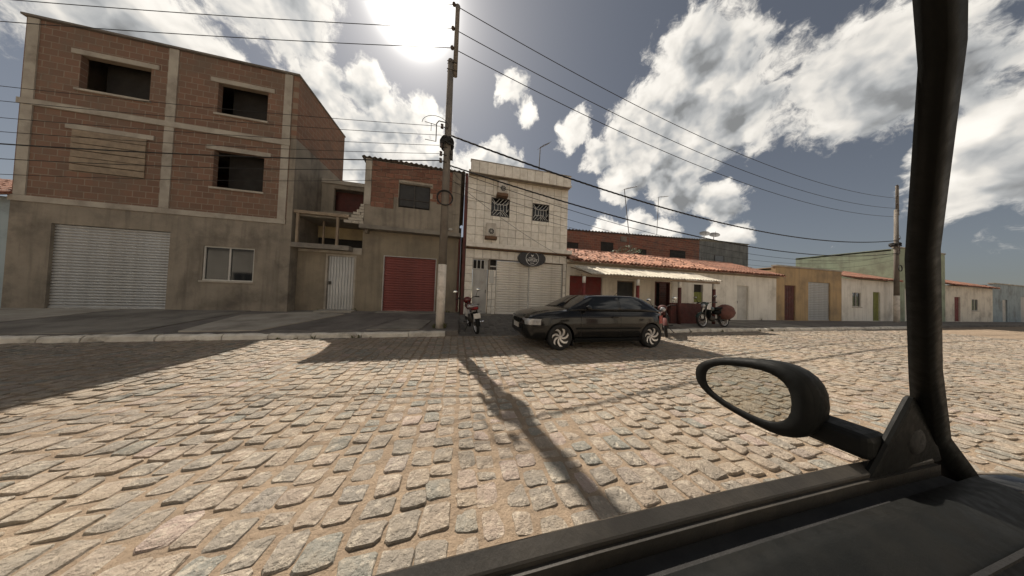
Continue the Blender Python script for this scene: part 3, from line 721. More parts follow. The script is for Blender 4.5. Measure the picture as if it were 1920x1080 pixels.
# terrace over the ground floor: timber rail on posts, back wall with a dark opening
part('terrace_floor', box(WX + 0.03, -3.65, GY + 0.16, 10.49, 2.5, 2.6), 'concrete_dark', B)
part('terrace_back_wall', wall_with_holes(WX + 0.02, -3.5, 3.76, 5.5, 10.5, 10.62, [(-5.19, -4.11, 4.39, 5.33)]), 'render_grey', B)
part('terrace_room_wall', box(WX + 0.02, -3.66, 10.42, 10.5, 3.22, 3.68), 'render_yellow', B)
part('terrace_ceiling', box(WX + 0.03, -3.64, 9.14, 10.49, 3.69, 3.745), 'concrete', B)
part('opening', box(-5.3, -4.0, 10.9, 10.95, 4.3, 5.4), 'maroon_paint', B)
part('terrace_beam', box(WX + 0.02, -3.5, 10.45, 10.63, 5.502, 5.66), 'concrete_pale', B)
part('upper_room', MB().box(WX + 0.02, -3.5, 11.8, 11.9, 2.6, 5.4).box(WX + 0.02, -3.5, 10.64, 11.79, 5.34, 5.4), 'concrete_dark', B)
tb = MB(); tb.loft([[(x, y, z) for y, z in ((9.0, 3.74), (9.12, 3.74), (9.12, 3.85), (9.0, 3.85))] for x in (WX + 0.04, -3.95)])
part('rail_beam', tb, 'timber', B, bevel=0.01)
for x in (-5.5, -4.31): part('rail_post', box(x - 0.035, x + 0.035, 9.02, 9.09, 2.72, 3.739), 'timber', B)
part('rail_post', box(-5.05, -5.0, 9.6, 9.65, 2.62, 3.685), 'timber', B)
part('terrace_edge', box(WX + 0.03, -3.9, 8.97, GY - 0.031, 2.56, 2.72), 'concrete', B)
part('shade_panel', box(WX + 0.03, -3.66, 10.46, 10.52, 2.6, 3.218), 'dark_room', B)  # near-black panel stands in for the shade at the back of the terrace
part('drain_pipe', MB().tube([(-0.06, 9.25, 0.4), (-0.05, 9.25, 3.4)], 0.045, 8), 'maroon_paint', B)
part('wall_lamp', MB().ball((-0.42, 8.93, 3.66), 0.08, 0.06, 0.05), 'frame_white', B)

# ------------------------------------------------------------------ white tiled shop
S = thing('tiled_shop_building', 'narrow two storey building clad in off white tiles with oval sign and white shutters', 'building', (2.4, 9.0, 0.33))
sh = [(1.17, 1.95, 4.43, 5.2), (2.98, 3.75, 4.43, 5.19), (0.5, 1.14, 0.3, 2.57), (1.22, 1.47, 2.18, 2.6), (1.48, 4.50, 0.3, 2.6)]
part('wall', wall_with_holes(0.2, 4.66, 0.2, 6.0, 9.03, 9.2, sh), 'grout', S)
part('side_wall_right', box(4.52, 4.66, 9.2, 15, 0.2, 6.0), 'whitewash', S)
part('side_wall_left', box(0.2, 0.34, 9.2, 15, 0.2, 6.0), 'render_grey', S)
part('corner_post', box(0.075, 0.19, 8.99, 9.2, 0.2, 6.04), 'maroon_paint', S)
part('alley_wall', box(0.005, 0.198, 11.0, 11.1, 0.2, 3.9), 'render_grey', S)
part('roof_slab', box(0.2, 4.66, 8.7, 15, 6.0, 6.06), 'soffit', S)
tmesh = {}
def tile(x0, x1, z0, z1, y=9.0, d=0.028, name='tile'):
    g = 0.006; w, h = round(x1 - x0 - 2 * g, 3), round(z1 - z0 - 2 * g, 3)
    if w < 0.02 or h < 0.02: return
    if (w, h, d) not in tmesh:
        e = min(0.006, w / 4, h / 4)
        mb = MB().loft([[(0, d, 0), (w, d, 0), (w, d, h), (0, d, h)], [(0, e, 0), (w, e, 0), (w, e, h), (0, e, h)], [(e, 0, e), (w - e, 0, e), (w - e, 0, h - e), (e, 0, h - e)]])
        me = mb.mesh('tile'); me.materials.append(MATS['wall_tile']); tmesh[w, h, d] = me
    p = wloc(S); link(name, tmesh[w, h, d], None, S, (x0 + g - p.x, y - p.y + jit(0.002), z0 + g - p.z), (jit(0.004), 0, jit(0.004)))
def tile_field(x0, x1, z0, z1, tw, th, y=9.0, holes=()):
    nz = max(1, round((z1 - z0) / th)); th = (z1 - z0) / nz; nx = max(1, round((x1 - x0) / tw)); tw = (x1 - x0) / nx
    for k in range(nz):
        za, zb = z0 + k * th, z0 + (k + 1) * th
        for i in range(nx):
            rects = [(x0 + i * tw, x0 + (i + 1) * tw, za, zb)]
            for h in holes:
                new = []
                for a, b, c, d_ in rects:
                    if b <= h[0] or a >= h[1] or d_ <= h[2] or c >= h[3]: new.append((a, b, c, d_)); continue
                    if a < h[0]: new.append((a, h[0], c, d_))
                    if b > h[1]: new.append((h[1], b, c, d_))
                    a2, b2 = max(a, h[0]), min(b, h[1])
                    if c < h[2]: new.append((a2, b2, c, h[2]))
                    if d_ > h[3]: new.append((a2, b2, h[3], d_))
                rects = new
            for a, b, c, d_ in rects: tile(a, b, c, d_, y)
tile_field(0.2, 4.66, 3.23, 5.98, 0.345, 0.345, holes=sh[:2])
tile_field(0.2, 4.66, 2.62, 2.98, 0.345, 0.36)
tile_field(0.2, 0.5, 0.33, 2.62, 0.3, 0.33); tile_field(1.15, 1.47, 0.33, 2.17, 0.16, 0.31); tile_field(4.51, 4.66, 0.33, 2.62, 0.15, 0.33)
tile_field(0.5, 1.15, 2.58, 2.62, 0.65, 0.04)
# parapet and ledge
part('parapet', box(0.27, 4.58, 8.68, 8.82, 5.93, 6.42), 'grout', S)
tile_field(0.27, 4.58, 5.95, 6.43, 0.33, 0.48, y=8.652)
part('parapet_cap', box(0.25, 4.60, 8.64, 8.84, 6.433, 6.455), 'concrete_pale', S)
part('parapet_return', box(4.581, 4.60, 8.66, 9.02, 5.94, 6.42), 'wall_tile', S)
part('ledge', box(0.2, 4.79, 8.74, 9.02, 3.03, 3.2), 'wall_tile', S, bevel=0.012)
part('soffit', box(0.22, 4.66, 8.83, 8.999, 5.985, 5.999), 'soffit', S)
part('ledge_drip', box(0.22, 4.75, 8.8, 8.998, 2.985, 3.028), 'rust', S)
# barred windows
for (x0, x1, z0, z1) in sh[:2]:
    w_ = part('window', box(x0, x1, 9.12, 9.135, z0, z1), 'dark_glass', S)
    part('frame', MB().box(x0, x0 + 0.03, 9.0, 9.04, z0, z1).box(x1 - 0.03, x1, 9.0, 9.04, z0, z1).box(x0 + 0.03, x1 - 0.03, 9.0, 9.04, z0, z0 + 0.03).box(x0 + 0.03, x1 - 0.03, 9.0, 9.04, z1 - 0.03, z1), 'steel_dark', w_)
    W, H = x1 - x0, z1 - z0
    def bar(a, b, r=0.011):
        part('bar', MB().tube([(x0 + a[0] * W, 9.015, z0 + a[1] * H), (x0 + b[0] * W, 9.015, z0 + b[1] * H)], r, 5), 'frame_white', w_)
    xa, xb, za, zb = 0.17, 0.83, 0.33, 0.66
    for a, b in (((xa, za), (xa, zb + 0.1)), ((xb, za - 0.08), (xb, zb)), ((xa, za), (xb - 0.15, za)), ((xa + 0.1, zb), (xb, zb)), ((0.5, 0.02), (0.5, zb)), ((0.36, za), (0.36, zb)), ((0.66, za), (0.66, zb))): bar(a, b, 0.013)
    for a, b in (((0.03, 0.97), (0.26, zb)), ((xb, zb), (0.98, 0.82)), ((0.02, 0.12), (xa, za)), ((0.98, 0.02), (0.66, za)),
                 ((0.2, zb), (0.45, 0.98)), ((0.38, zb), (0.66, 0.98)), ((0.58, zb), (0.86, 0.98)), ((0.78, zb), (0.98, 0.94)), ((0.1, 0.02), (0.34, za)), ((0.27, 0.02), (0.48, 0.24)), ((0.04, 0.82), (xa, zb)),
                 ((0.52, 0.24), (0.66, 0.02)), ((0.55, za), (0.84, 0.02)), ((0.86, 0.3), (0.98, 0.5))): bar(a, b)
# ground floor: narrow door with a three pane vent, meter recess, two shutters
dr = part('door', box(0.52, 1.12, 9.10, 9.13, 0.33, 2.17), 'metal_grey', S)
for x in (0.62, 0.82, 1.02): part('rib', box(x - 0.012, x + 0.012, 9.088, 9.099, 0.36, 2.14), 'metal_grey', dr)
part('handle', MB().tube([(1.06, 9.05, 1.2), (1.06, 9.05, 1.34)], 0.012, 6), 'steel_dark', dr)
vf = part('vent_window', box(0.52, 1.12, 9.13, 9.14, 2.2, 2.55), 'dark_room', S)
f_ = MB()
for x in (0.5, 0.66, 0.82, 0.97): f_.box(x, x + 0.035, 9.06, 9.09, 2.2, 2.55)
f_.box(0.5, 1.14, 9.055, 9.092, 2.17, 2.2).box(0.5, 1.14, 9.055, 9.092, 2.55, 2.585); part('frame', f_, 'frame_white', vf)
part('shutter_half', box(1.01, 1.13, 9.07, 9.10, 2.2, 2.55), 'metal_grey', vf)
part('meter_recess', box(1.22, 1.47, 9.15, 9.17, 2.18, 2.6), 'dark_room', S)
part('meter_shelf', box(1.22, 1.47, 9.0, 9.12, 2.3, 2.34), 'frame_white', S)
for x in (1.25, 1.36): part('meter', box(x, x + 0.07, 9.03, 9.1, 2.19, 2.29), 'steel_dark', S)
part('number_plate', box(1.2, 1.38, 8.985, 8.997, 1.62, 2.12), 'frame_white', S)
slat_shutter(S, 1.50, 2.90, 0.33, 2.58, 9.08, 'shutter_white', 0.102, 'white_shutter')
slat_shutter(S, 2.96, 4.47, 0.33, 2.58, 9.08, 'shutter_white', 0.102, 'white_shutter')
part('shutter_guide', MB().box(2.902, 2.958, 9.05, 9.12, 0.33, 2.58).box(4.472, 4.508, 9.05, 9.12, 0.33, 2.58), 'frame_white', S)
part('door_step', box(0.3, 1.3, 8.78, 9.0, 0.28, 0.36), 'concrete', S)
# shop sign
G = thing('oval_shop_sign', 'black oval shop sign with white ring and lettering above the white shutters', 'sign', (2.98, 8.9, 2.74))
def oval(rx, rz, y0, y1, n=40):
    return MB().loft([[(2.98 + rx * math.cos(2 * math.pi * k / n), y, 2.74 + rz * math.sin(2 * math.pi * k / n)) for k in range(n)] for y in (y0, y1)])
part('board', oval(0.62, 0.34, 8.85, 8.97), 'sign_black', G)
ring = MB(); n = 48
ring.loft([[(2.99 + r * math.cos(2 * math.pi * k / n), y, 2.735 + r * math.sin(2 * math.pi * k / n)) for k in range(n)] for r, y in ((0.292, 8.849), (0.292, 8.842), (0.276, 8.842), (0.276, 8.849))], True, False)
part('ring', ring, 'sign_white', G)
def text(body, size, x, z, parent, y=8.842, bold=0.0, name='lettering', mat='sign_white', spacing=1.0, rz=0):
    c = bpy.data.curves.new(name, 'FONT'); c.body = body; c.size = size; c.align_x = 'CENTER'; c.align_y = 'CENTER'; c.extrude = 0.002; c.offset = bold; c.space_character = spacing
    tmp = bpy.data.objects.new('tmp', c); col.objects.link(tmp); bpy.context.view_layer.update()
    me = bpy.data.meshes.new_from_object(tmp.evaluated_get(bpy.context.evaluated_depsgraph_get())); bpy.data.objects.remove(tmp); me.name = name
    p = wloc(parent); return link(name, me, mat, parent, (x - p.x, y - p.y, z - p.z), (R(90), 0, rz))
text('OUTLET', 0.135, 2.97, 2.655, G, bold=0.004)
for k, (xx, ww) in enumerate(((2.83, 0.05), (2.89, 0.035), (2.935, 0.05), (2.995, 0.03), (3.035, 0.05), (3.095, 0.03))): part('small_lettering', box(xx, xx + ww, 8.842, 8.849, 2.745, 2.772), 'sign_white', G)
for xx, ww in ((2.90, 0.06), (2.97, 0.03), (3.01, 0.06)): part('small_lettering', box(xx, xx + ww, 8.842, 8.849, 2.53, 2.552), 'sign_white', G)
part('emblem', MB().loft([[(2.93, y, 2.87), (2.985, y, 2.80), (3.05, y, 2.87), (3.02, y, 2.905), (2.985, y, 2.875), (2.95, y, 2.905)] for y in (8.849, 8.842)]), 'sign_white', G)
# air conditioners
def air_con(label, x0, x1, z0, z1, y0, shelf):
    A = thing('air_conditioner', label, 'air conditioner', ((x0 + x1) / 2, 8.9, z0), group='air conditioners on the tiled front')
    part('casing', box(x0, x1, y0, 9.03, z0, z1), 'ac_white', A, bevel=0.02)
    cx, cz, r = (x0 + x1) / 2, z0 + (z1 - z0) * 0.36, (x1 - x0) * 0.36
    part('fan_guard', MB().lathe([(r, 0.0), (r, -0.012), (r * 0.86, -0.012), (r * 0.86, 0.0)], (cx, y0, cz), 'Y', 20), 'frame_white', A)
    for k in range(4):
        a = k * math.pi / 4
        part('guard_bar', MB().tube([(cx - r * math.cos(a), y0 - 0.008, cz - r * math.sin(a)), (cx + r * math.cos(a), y0 - 0.008, cz + r * math.sin(a))], 0.006, 4), 'frame_white', A)
    part('fan', MB().lathe([(0.001, 0.002), (r * 0.8, 0.002)], (cx, y0 - 0.004, cz), 'Y', 16), 'steel_dark', A)
    part('bracket', shelf, 'rust', A)
air_con('upper air conditioner under the parapet, over the left barred window', 1.4, 1.80, 5.33, 5.87, 8.76, box(1.36, 1.82, 8.72, 9.02, 5.2, 5.32))
air_con('lower air conditioner on a small ledge beneath the left barred window', 0.98, 1.38, 3.52, 4.06, 8.78, box(0.94, 1.42, 8.74, 9.02, 3.4, 3.51))
# ------------------------------------------------------------------ low tiled house with the porch
Hs = thing('porch_house', 'low cream house with clay tiled roof, corrugated porch and red double door', 'house', (9.0, 9.0, 0.15))
ho = [(4.85, 6.55, 0.15, 2.14), (7.35, 8.35, 1.05, 2.02), (9.57, 10.51, 0.17, 2.07)]
part('cream_wall', wall_with_holes(4.68, 10.6, 0.05, 2.86, 9.0, 9.16, ho), 'cream_wall', Hs)
ho2 = [(12.06, 12.69, 1.08, 2.04), (15.2, 16.1, 0.17, 2.1)]
part('white_wall', wall_with_holes(10.602, 18.4, 0.05, 2.86, 8.97, 9.13, ho2), 'whitewash', Hs)
part('end_wall', box(18.25, 18.4, 9.14, 13.4, 0.05, 2.9), 'whitewash', Hs)
for a, b in ((4.87, 5.69), (5.71, 6.53)):
    d = part('red_door_leaf', box(a, b, 9.08, 9.11, 0.17, 2.12), 'red_paint', Hs)
    for k in range(16): part('board', box(a + 0.01, b - 0.01, 9.066, 9.079, 0.19 + k * 0.12, 0.19 + k * 0.12 + 0.108), 'red_paint', d)
w_ = part('window', box(7.36, 8.34, 9.10, 9.12, 1.06, 2.01), 'tarpaulin', Hs); part('frame', MB().box(7.35, 7.40, 9.03, 9.09, 1.05, 2.02).box(8.30, 8.35, 9.03, 9.09, 1.05, 2.02).box(7.4, 8.3, 9.03, 9.09, 1.97, 2.02), 'timber', w_)
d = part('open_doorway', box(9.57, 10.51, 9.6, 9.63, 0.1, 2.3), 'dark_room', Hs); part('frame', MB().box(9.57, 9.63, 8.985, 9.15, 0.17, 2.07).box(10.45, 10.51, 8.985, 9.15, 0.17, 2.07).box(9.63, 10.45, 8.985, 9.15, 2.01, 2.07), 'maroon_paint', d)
w_ = part('window', box(12.06, 12.69, 9.08, 9.1, 1.08, 2.04), 'dark_room', Hs)
for k in range(4): part('shutter_board', box(12.08 + k * 0.15, 12.08 + k * 0.15 + 0.142, 9.02, 9.045, 1.1, 1.63), 'wood_green', w_)
part('sill', box(12.0, 12.75, 8.92, 9.0, 1.02, 1.078), 'whitewash', w_)
d = part('white_door', box(15.2, 16.1, 9.05, 9.08, 0.17, 2.1), 'frame_white', Hs); part('handle', MB().tube([(15.3, 9.02, 1.1), (15.3, 9.02, 1.24)], 0.012, 6), 'steel_dark', d)
part('eave_board', box(4.69, 18.4, 8.86, 8.98, 2.66, 2.72), 'timber', Hs)
tile_roof(Hs, 4.78, 18.4, 8.62, 2.74, 11.2, 3.74, stuff_from=13.4, rows=7)
part('rear_slope', MB().quad((4.68, 11.25, 3.74), (18.4, 11.25, 3.74), (18.4, 13.6, 2.9), (4.68, 13.6, 2.9)), 'roof_tile_dark', Hs)
rg = MB()
for k in range(34):
    x = 4.8 + k * 0.4; z = 3.80 + 0.02 * mnoise.noise((x, 0, 0))
    rg.loft([[(xx, 11.22 + rr * math.cos(math.pi * i / 6), z + 0.75 * rr * math.sin(math.pi * i / 6)) for i in range(7)] for xx, rr in ((x, 0.12), (x + 0.43, 0.10))], True, True)
part('ridge_tiles', rg, 'roof_tile_dark', Hs)
corrugated(Hs, 4.78, 11.42, 7.32, 2.10, 8.66, 2.56, 'fibre_cement', width=0.95, pitch=0.15, amp=0.02, name='porch_sheet')
part('porch_beam', MB().box(4.5, 11.5, 7.42, 7.50, 1.97, 2.055), 'timber', Hs)
for k in range(8): part('porch_rafter', MB().tube([(4.9 + 0.92 * k, 7.40, 2.075), (4.9 + 0.92 * k, 8.98, 2.50)], 0.022, 4), 'timber', Hs)
for x in (4.62, 7.08, 9.24, 11.2):
    p_ = part('porch_post', MB().tube([(x, 7.46, 0.12), (x, 7.46, 1.72)], 0.065, 10), 'maroon_paint' if x > 9 else 'red_paint', Hs, True)
    part('post_head', MB().tube([(x, 7.46, 1.721), (x, 7.46, 1.969)], 0.066, 10), 'whitewash', p_, True)
lw = part('low_wall', box(8.92, 10.66, 7.60, 7.68, 0.12, 1.05), 'maroon_paint', Hs)
for k in range(17): part('board', box(8.925 + k * 0.102, 8.925 + k * 0.102 + 0.094, 7.574, 7.599, 0.13, 1.055 + jit(0.008)), 'maroon_paint', lw)

# ------------------------------------------------------------------ houses further along the street, only seen at the right
def row_house(x0, x1, hgt, wall, label, openings, tiled=True, y=9.0, group='houses further along the street'):
    h = thing('row_house', label, 'house', ((x0 + x1) / 2, y, 0.15), group=group)
    part('front_wall', wall_with_holes(x0, x1, 0.05, hgt, y, y + 0.15, [o[:4] for o in openings]), wall, h)
    part('side_wall', box(x0, x0 + 0.12, y + 0.152, y + 5, 0.05, hgt - 0.05), wall, h)
    for o in openings:
        if o[4] == 'door':
            d = part('door', box(o[0], o[1], y + 0.07, y + 0.1, o[2], o[3]), o[5], h)
            for k in range(4): part('panel', box(o[0] + 0.06 + k * (o[1] - o[0] - 0.1) / 4, o[0] + 0.02 + (k + 1) * (o[1] - o[0] - 0.1) / 4, y + 0.055, y + 0.069, o[2] + 0.08, o[3] - 0.08), o[5], d)
        elif o[4] == 'shutter': slat_shutter(h, o[0], o[1], o[2], o[3], y + 0.05, o[5], 0.11)
        else: window(h, *o[:4], y, mull=1)
    if tiled: tile_roof(h, x0 + 0.1, x1 - 0.1, y - 0.3, hgt + 0.02, y + 2.2, hgt + 0.95, stuff_from=-99, rows=6)
    else:
        part('parapet_cap', box(x0 - 0.03, x1 - 0.02, y - 0.05, y + 0.2, hgt + 0.002, hgt + 0.09), 'concrete_pale', h)
        part('flat_roof', box(x0, x1 - 0.02, y + 0.21, y + 5, hgt - 0.2, hgt - 0.1), 'concrete_dark', h)
    return h
row_house(18.42, 24.8, 3.4, 'ochre_wall', 'ochre row house with flat parapet next to the white wall', [(19.2, 20.2, 0.16, 2.3, 'door', 'maroon_paint'), (21.4, 23.6, 0.16, 2.6, 'shutter', 'zinc')], False)
row_house(24.82, 31.4, 3.0, 'whitewash', 'white row house with tiled roof beyond the ochre one', [(26, 27, 1.1, 2.1, 'window', ''), (28.4, 29.3, 0.16, 2.2, 'door', 'wood_green')])
row_house(31.42, 38.5, 5.6, 'green_wall', 'two storey pale green row house down the street', [(32.5, 34.8, 0.16, 2.6, 'shutter', 'shutter_white'), (32.6, 34, 3.6, 4.7, 'window', ''), (36, 37.2, 3.6, 4.7, 'window', ''), (36, 37, 0.16, 2.3, 'door', 'metal_grey')], False)
row_house(38.52, 47, 3.1, 'cream_wall', 'cream row house with tiled roof near the far end', [(40, 41, 0.16, 2.2, 'door', 'red_paint'), (43, 44.2, 1.1, 2.1, 'window', '')])
row_house(47.02, 62, 3.6, 'pale_blue_wall', 'pale blue row house, farthest along the street', [(49, 50, 0.16, 2.2, 'door', 'frame_white'), (53, 55.4, 0.16, 2.6, 'shutter', 'zinc')], False)

# unseen side of the street: pale houses added to bounce light onto the fronts
struct('pavement_near', MB().box(-22, 60, -9.0, -3.2, -0.05, 0.12), 'concrete')
for i, (w0, hg, wl, nm, tl) in enumerate(((8.6, 4.0, 'whitewash', 'white', False), (7.4, 3.1, 'cream_wall', 'cream', True), (8.0, 5.8, 'whitewash', 'tall white', False), (7.0, 3.4, 'whitewash', 'low white', True), (9.0, 4.4, 'cream_wall', 'tall cream', False))):
    xc = (-16.5, -8.0, 0.0, 7.8, 16.2)[i]
    h = row_house(100 - w0 / 2, 100 + w0 / 2, hg, wl, nm + ' house added unseen across the street to bounce light', [(98.0, 99.0, 0.16, 2.3, 'door', 'maroon_paint'), (100.6, 102.0, 1.0, 2.2, 'window', '')], tl, group='unseen houses added across the street')
    h.location = (xc, -5.2, 0.12); h.rotation_euler.z = math.pi
# ------------------------------------------------------------------ buildings behind the tiled roof
K = thing('long_brick_building', 'long bare brick building rising behind the clay tiled roof', 'building', (15, 16, 0))
kb = MB(); kb.loft([[(x, y, z) for x, z in ((5.0, 0.0), (22.1, 0.0), (22.1, 6.88), (5.0, 6.33))] for y in (16.0, 16.2)])
part('wall', kb, 'brick_wall_far', K)
for (x0, x1, z0, z1) in ((8.3, 9.3, 4.6, 5.5), (11.4, 12.6, 5.0, 5.8), (15.2, 16.0, 4.7, 5.5), (18.6, 20.4, 4.8, 5.7)):
    w_ = part('window', box(x0, x1, 15.975, 15.995, z0, z1), 'dark_room', K); part('lintel', box(x0 - 0.1, x1 + 0.1, 15.96, 15.99, z1 + 0.002, z1 + 0.1), 'brick_wall_far', w_)
part('vent_block', box(13.3, 13.9, 15.97, 15.998, 5.95, 6.45), 'concrete', K)
for i in range(10):
    xa = 5.0 + i * 1.72; zf = lambda x: 6.36 + (x - 5) * 0.0322
    mb = MB(); n = 60; r1 = [(xa + 1.74 * j / n, 15.85, zf(xa + 1.74 * j / n) + 0.05 + 0.04 * math.cos(2 * math.pi * (xa + 1.74 * j / n) / 0.3)) for j in range(n + 1)]
    r2 = [(a, 19.0, c - 0.5) for a, b, c in r1]; mb.loft([r1, r2], False, False); part('roof_sheet', mb, 'fibre_cement_dark', K)
Z = thing('grey_metal_shed', 'grey sheet clad shed joined to the end of the long brick building', 'shed', (24.5, 16, 0))
zb = MB(); rr = []
for y_, dzz in ((0, 0),):
    pass
n = 90; prof = [(22.12 + 6.4 * j / n, 15.98 + 0.03 * math.cos(2 * math.pi * j / 3.0)) for j in range(n + 1)]
zb.loft([[(x, y, z0 + (x - 22) * s) for x, y in prof] for z0, s in ((0, 0), (6.86, 0.02))], False, False); part('cladding', zb, 'shed_grey', Z)
part('end_wall', box(28.5, 28.6, 16.0, 20, 0, 6.9), 'shed_grey', Z)
part('roof', box(22.12, 28.6, 15.9, 20, 7.0, 7.06), 'shed_grey', Z)
w_ = part('window', box(24.0, 25.1, 15.93, 15.945, 4.7, 5.55), 'dark_glass', Z); part('frame', MB().box(23.95, 24.0, 15.92, 15.95, 4.65, 5.6).box(25.1, 25.15, 15.92, 15.95, 4.65, 5.6), 'steel_dark', w_)
for i, (x, sz, lab) in enumerate(((22.95, 0.42, 'left satellite dish on the grey shed roof'), (24.2, 0.42, 'right satellite dish on the grey shed roof'))):
    D = thing('satellite_dish', lab, 'satellite dish', (x, 16.2, 7.06), group='satellite dishes on the shed')
    part('mast', MB().tube([(x, 16.2, 7.05), (x, 16.2, 7.5)], 0.03, 6), 'antenna_metal', D)
    c = Vector((x, 16.15, 7.62)); ax = Vector((-0.45, -0.55, 0.7)).normalized(); q = ax.to_track_quat('Z', 'Y'); mb = MB(); rings = []
    for k in range(5):
        r = sz * (k / 4) + 0.001; rings.append([tuple(c + q @ Vector((r * math.cos(2 * math.pi * j / 20), r * math.sin(2 * math.pi * j / 20), 0.30 * r * r))) for j in range(20)])
    mb.loft(rings, True, False); part('reflector', mb, 'dish_grey', D, True)
    part('feed_arm', MB().tube([c + q @ Vector((0, -sz * 0.95, 0.05)), c + q @ Vector((0, 0, 0.42))], 0.012, 5), 'antenna_metal', D)
# shrub-like tree that looks over the ridge
TR = thing('small_tree', 'small dark green tree poking up behind the tiled roof ridge', 'tree', (11.9, 13.6, 0))
part('trunk', MB().tube([(11.9, 13.6, -0.05), (11.95, 13.6, 1.6), (11.8, 13.65, 3.0), (11.9, 13.6, 4.2)], [0.12, 0.1, 0.07, 0.03], 8), 'bark', TR)
random.seed(5); lf = MB()
for k in range(2600):
    while True:
        p = Vector((jit(1), jit(1), jit(1)))
        if p.length < 1 and (p.length > 0.35 or rnd() < 0.4): break
    if mnoise.noise(p * 2.2) < -0.12: continue
    c = Vector((11.95, 13.6, 4.05)) + Vector((p.x * 1.5, p.y * 0.9, p.z * 1.0)); a = Vector((jit(1), jit(1), jit(1))).normalized(); b = a.orthogonal().normalized(); s_ = random.uniform(0.04, 0.09)
    lf.quad(c - a * s_, c + b * s_ * 0.5, c + a * s_, c - b * s_ * 0.5)
me = bpy.data.meshes.new('crown'); me.from_pydata([Vector(v) - TR.location for v in lf.v], [], lf.f); me.update(); link('crown', me, 'leaf', TR)
# television aerials
def aerial(label, base, top, boom_end, n):
    A = thing('television_aerial', label, 'aerial', base, group='television aerials')
    part('mast', MB().tube([base, top], 0.022, 6), 'antenna_metal', A)
    part('boom', MB().tube([top, boom_end], 0.016, 5), 'antenna_metal', A)
    t, b = Vector(top), Vector(boom_end); dirv = (b - t); side_ = Vector((dirv.y, -dirv.x, 0)).normalized()
    for k in range(n):
        c = t + dirv * (0.05 + 0.9 * k / (n - 1)); L = 0.24 - 0.012 * k
        part('element', MB().tube([c - side_ * L, c + side_ * L], 0.007, 4), 'antenna_metal', A)
aerial('aerial on the roof of the tiled shop', (3.5, 9.9, 6.06), (3.56, 9.9, 8.35), (4.1, 10.1, 8.8), 6)
aerial('tall crooked aerial mast rising from the clay tiled roof', (11.1, 12.2, 3.3), (10.35, 12.2, 8.35), (11.6, 12.5, 8.85), 7)
aerial('thin aerial mast further back, right of the crooked one', (17.4, 16.3, 6.2), (17.55, 16.3, 10.55), (19.0, 16.6, 10.95), 7)

# ------------------------------------------------------------------ utility poles and wires
PX, PY = -0.50, 6.70
def utility_pole(label, px, py, z0, full=True):
    P = thing('utility_pole', label, 'utility pole', (px, py, z0), group='utility poles')
    part('shaft', MB().tube([(px, py, z0 - 0.1), (px, py, 2.0)], [0.125, 0.118], 14), 'pole_concrete', P, True)
    P.children[0].data.materials.clear(); P.children[0].data.materials.append(MATS['white_paint'])
    P.children[0].name = 'painted_base'
    part('shaft', MB().tube([(px, py, 2.001), (px, py, 5.0), (px, py, 8.12)], [0.116, 0.104, 0.086], 14), 'pole_concrete', P, True)
    part('extension', MB().tube([(px + 0.13, py, 7.7), (px + 0.13, py, 9.72), (px + 0.13, py, 9.84)], [0.07, 0.066, 0.078], 10), 'pole_concrete', P, True)
    for z in (7.78, 8.02): part('clamp', MB().tube([(px - 0.1, py, z), (px + 0.19, py, z)], 0.014, 6).tube([(px - 0.1, py - 0.08, z), (px + 0.19, py - 0.08, z)], 0.014, 6), 'steel_dark', P)
    for z in (8.52, 9.12, 9.86):
        part('insulator', MB().lathe([(0.001, 0.0), (0.05, 0.0), (0.03, 0.03), (0.055, 0.04), (0.03, 0.08), (0.001, 0.09)], (px + 0.02, py - 0.03, z - 0.05), 'Z', 10), 'insulator', P, True)
    for z in (5.98, 5.42, 5.18, 4.98):
        part('rack_arm', MB().tube([(px, py - 0.1, z), (px - 0.14, py - 0.14, z)], 0.014, 6), 'steel_dark', P)
        part('insulator', MB().lathe([(0.001, -0.05), (0.045, -0.05), (0.03, -0.015), (0.03, 0.015), (0.045, 0.05), (0.001, 0.05)], (px - 0.16, py - 0.15, z), 'Z', 10), 'insulator', P, True)
    for z in (5.3, 5.15): part('clamp_box', box(px + 0.1, px + 0.17, py - 0.1, py - 0.02, z - 0.05, z + 0.07), 'steel_dark', P)
    coil = MB()
    for k in range(9):
        n = 22; coil.tube([(px - 0.02 + (0.165 + 0.02 * math.sin(k * 2.1)) * math.cos(2 * math.pi * j / n), py + 0.04 + (0.2 + 0.025 * math.cos(k * 1.7)) * math.sin(2 * math.pi * j / n), 5.62 + 0.022 * (k - 4) + 0.03 * math.sin(j * 1.3 + k)) for j in range(n + 1)], 0.026, 6)
    part('cable_coil', coil, 'cable', P, True)
    ring = MB()
    for k in range(4):
        n = 26; ring.tube([(px + 0.0 + (0.2 + 0.008 * k) * math.cos(2 * math.pi * j / n), py - 0.125 - 0.008 * k, 3.92 + (0.2 + 0.007 * k) * math.sin(2 * math.pi * j / n)) for j in range(n + 1)], 0.011, 5)
    part('hanging_loop', ring, 'cable', P, True)
    br = MB(); br.tube([(px - 0.05, py - 0.1, 6.15), (px - 0.25, py - 0.15, 6.12), (px - 0.31, py - 0.16, 6.02), (px - 0.31, py - 0.16, 5.5)], 0.014, 6)
    br.tube([(px - 0.31, py - 0.16, 5.5), (px - 0.6, py - 0.2, 5.48)], 0.008, 5).tube([(px - 0.31, py - 0.16, 5.98), (px - 0.62, py - 0.2, 5.98)], 0.008, 5).tube([(px - 0.45, py - 0.18, 5.98), (px - 0.45, py - 0.18, 5.76)], 0.008, 5)
    br.tube([(px - 0.05, py - 0.1, 6.0)] + [(px - 0.34 + 0.36 * math.cos(a), py - 0.16, 5.98 + 0.26 * math.sin(a)) for a in [math.pi * t / 10 for t in range(11)]], 0.007, 5)
    part('lamp_bracket', br, 'steel_dark', P)
    return P
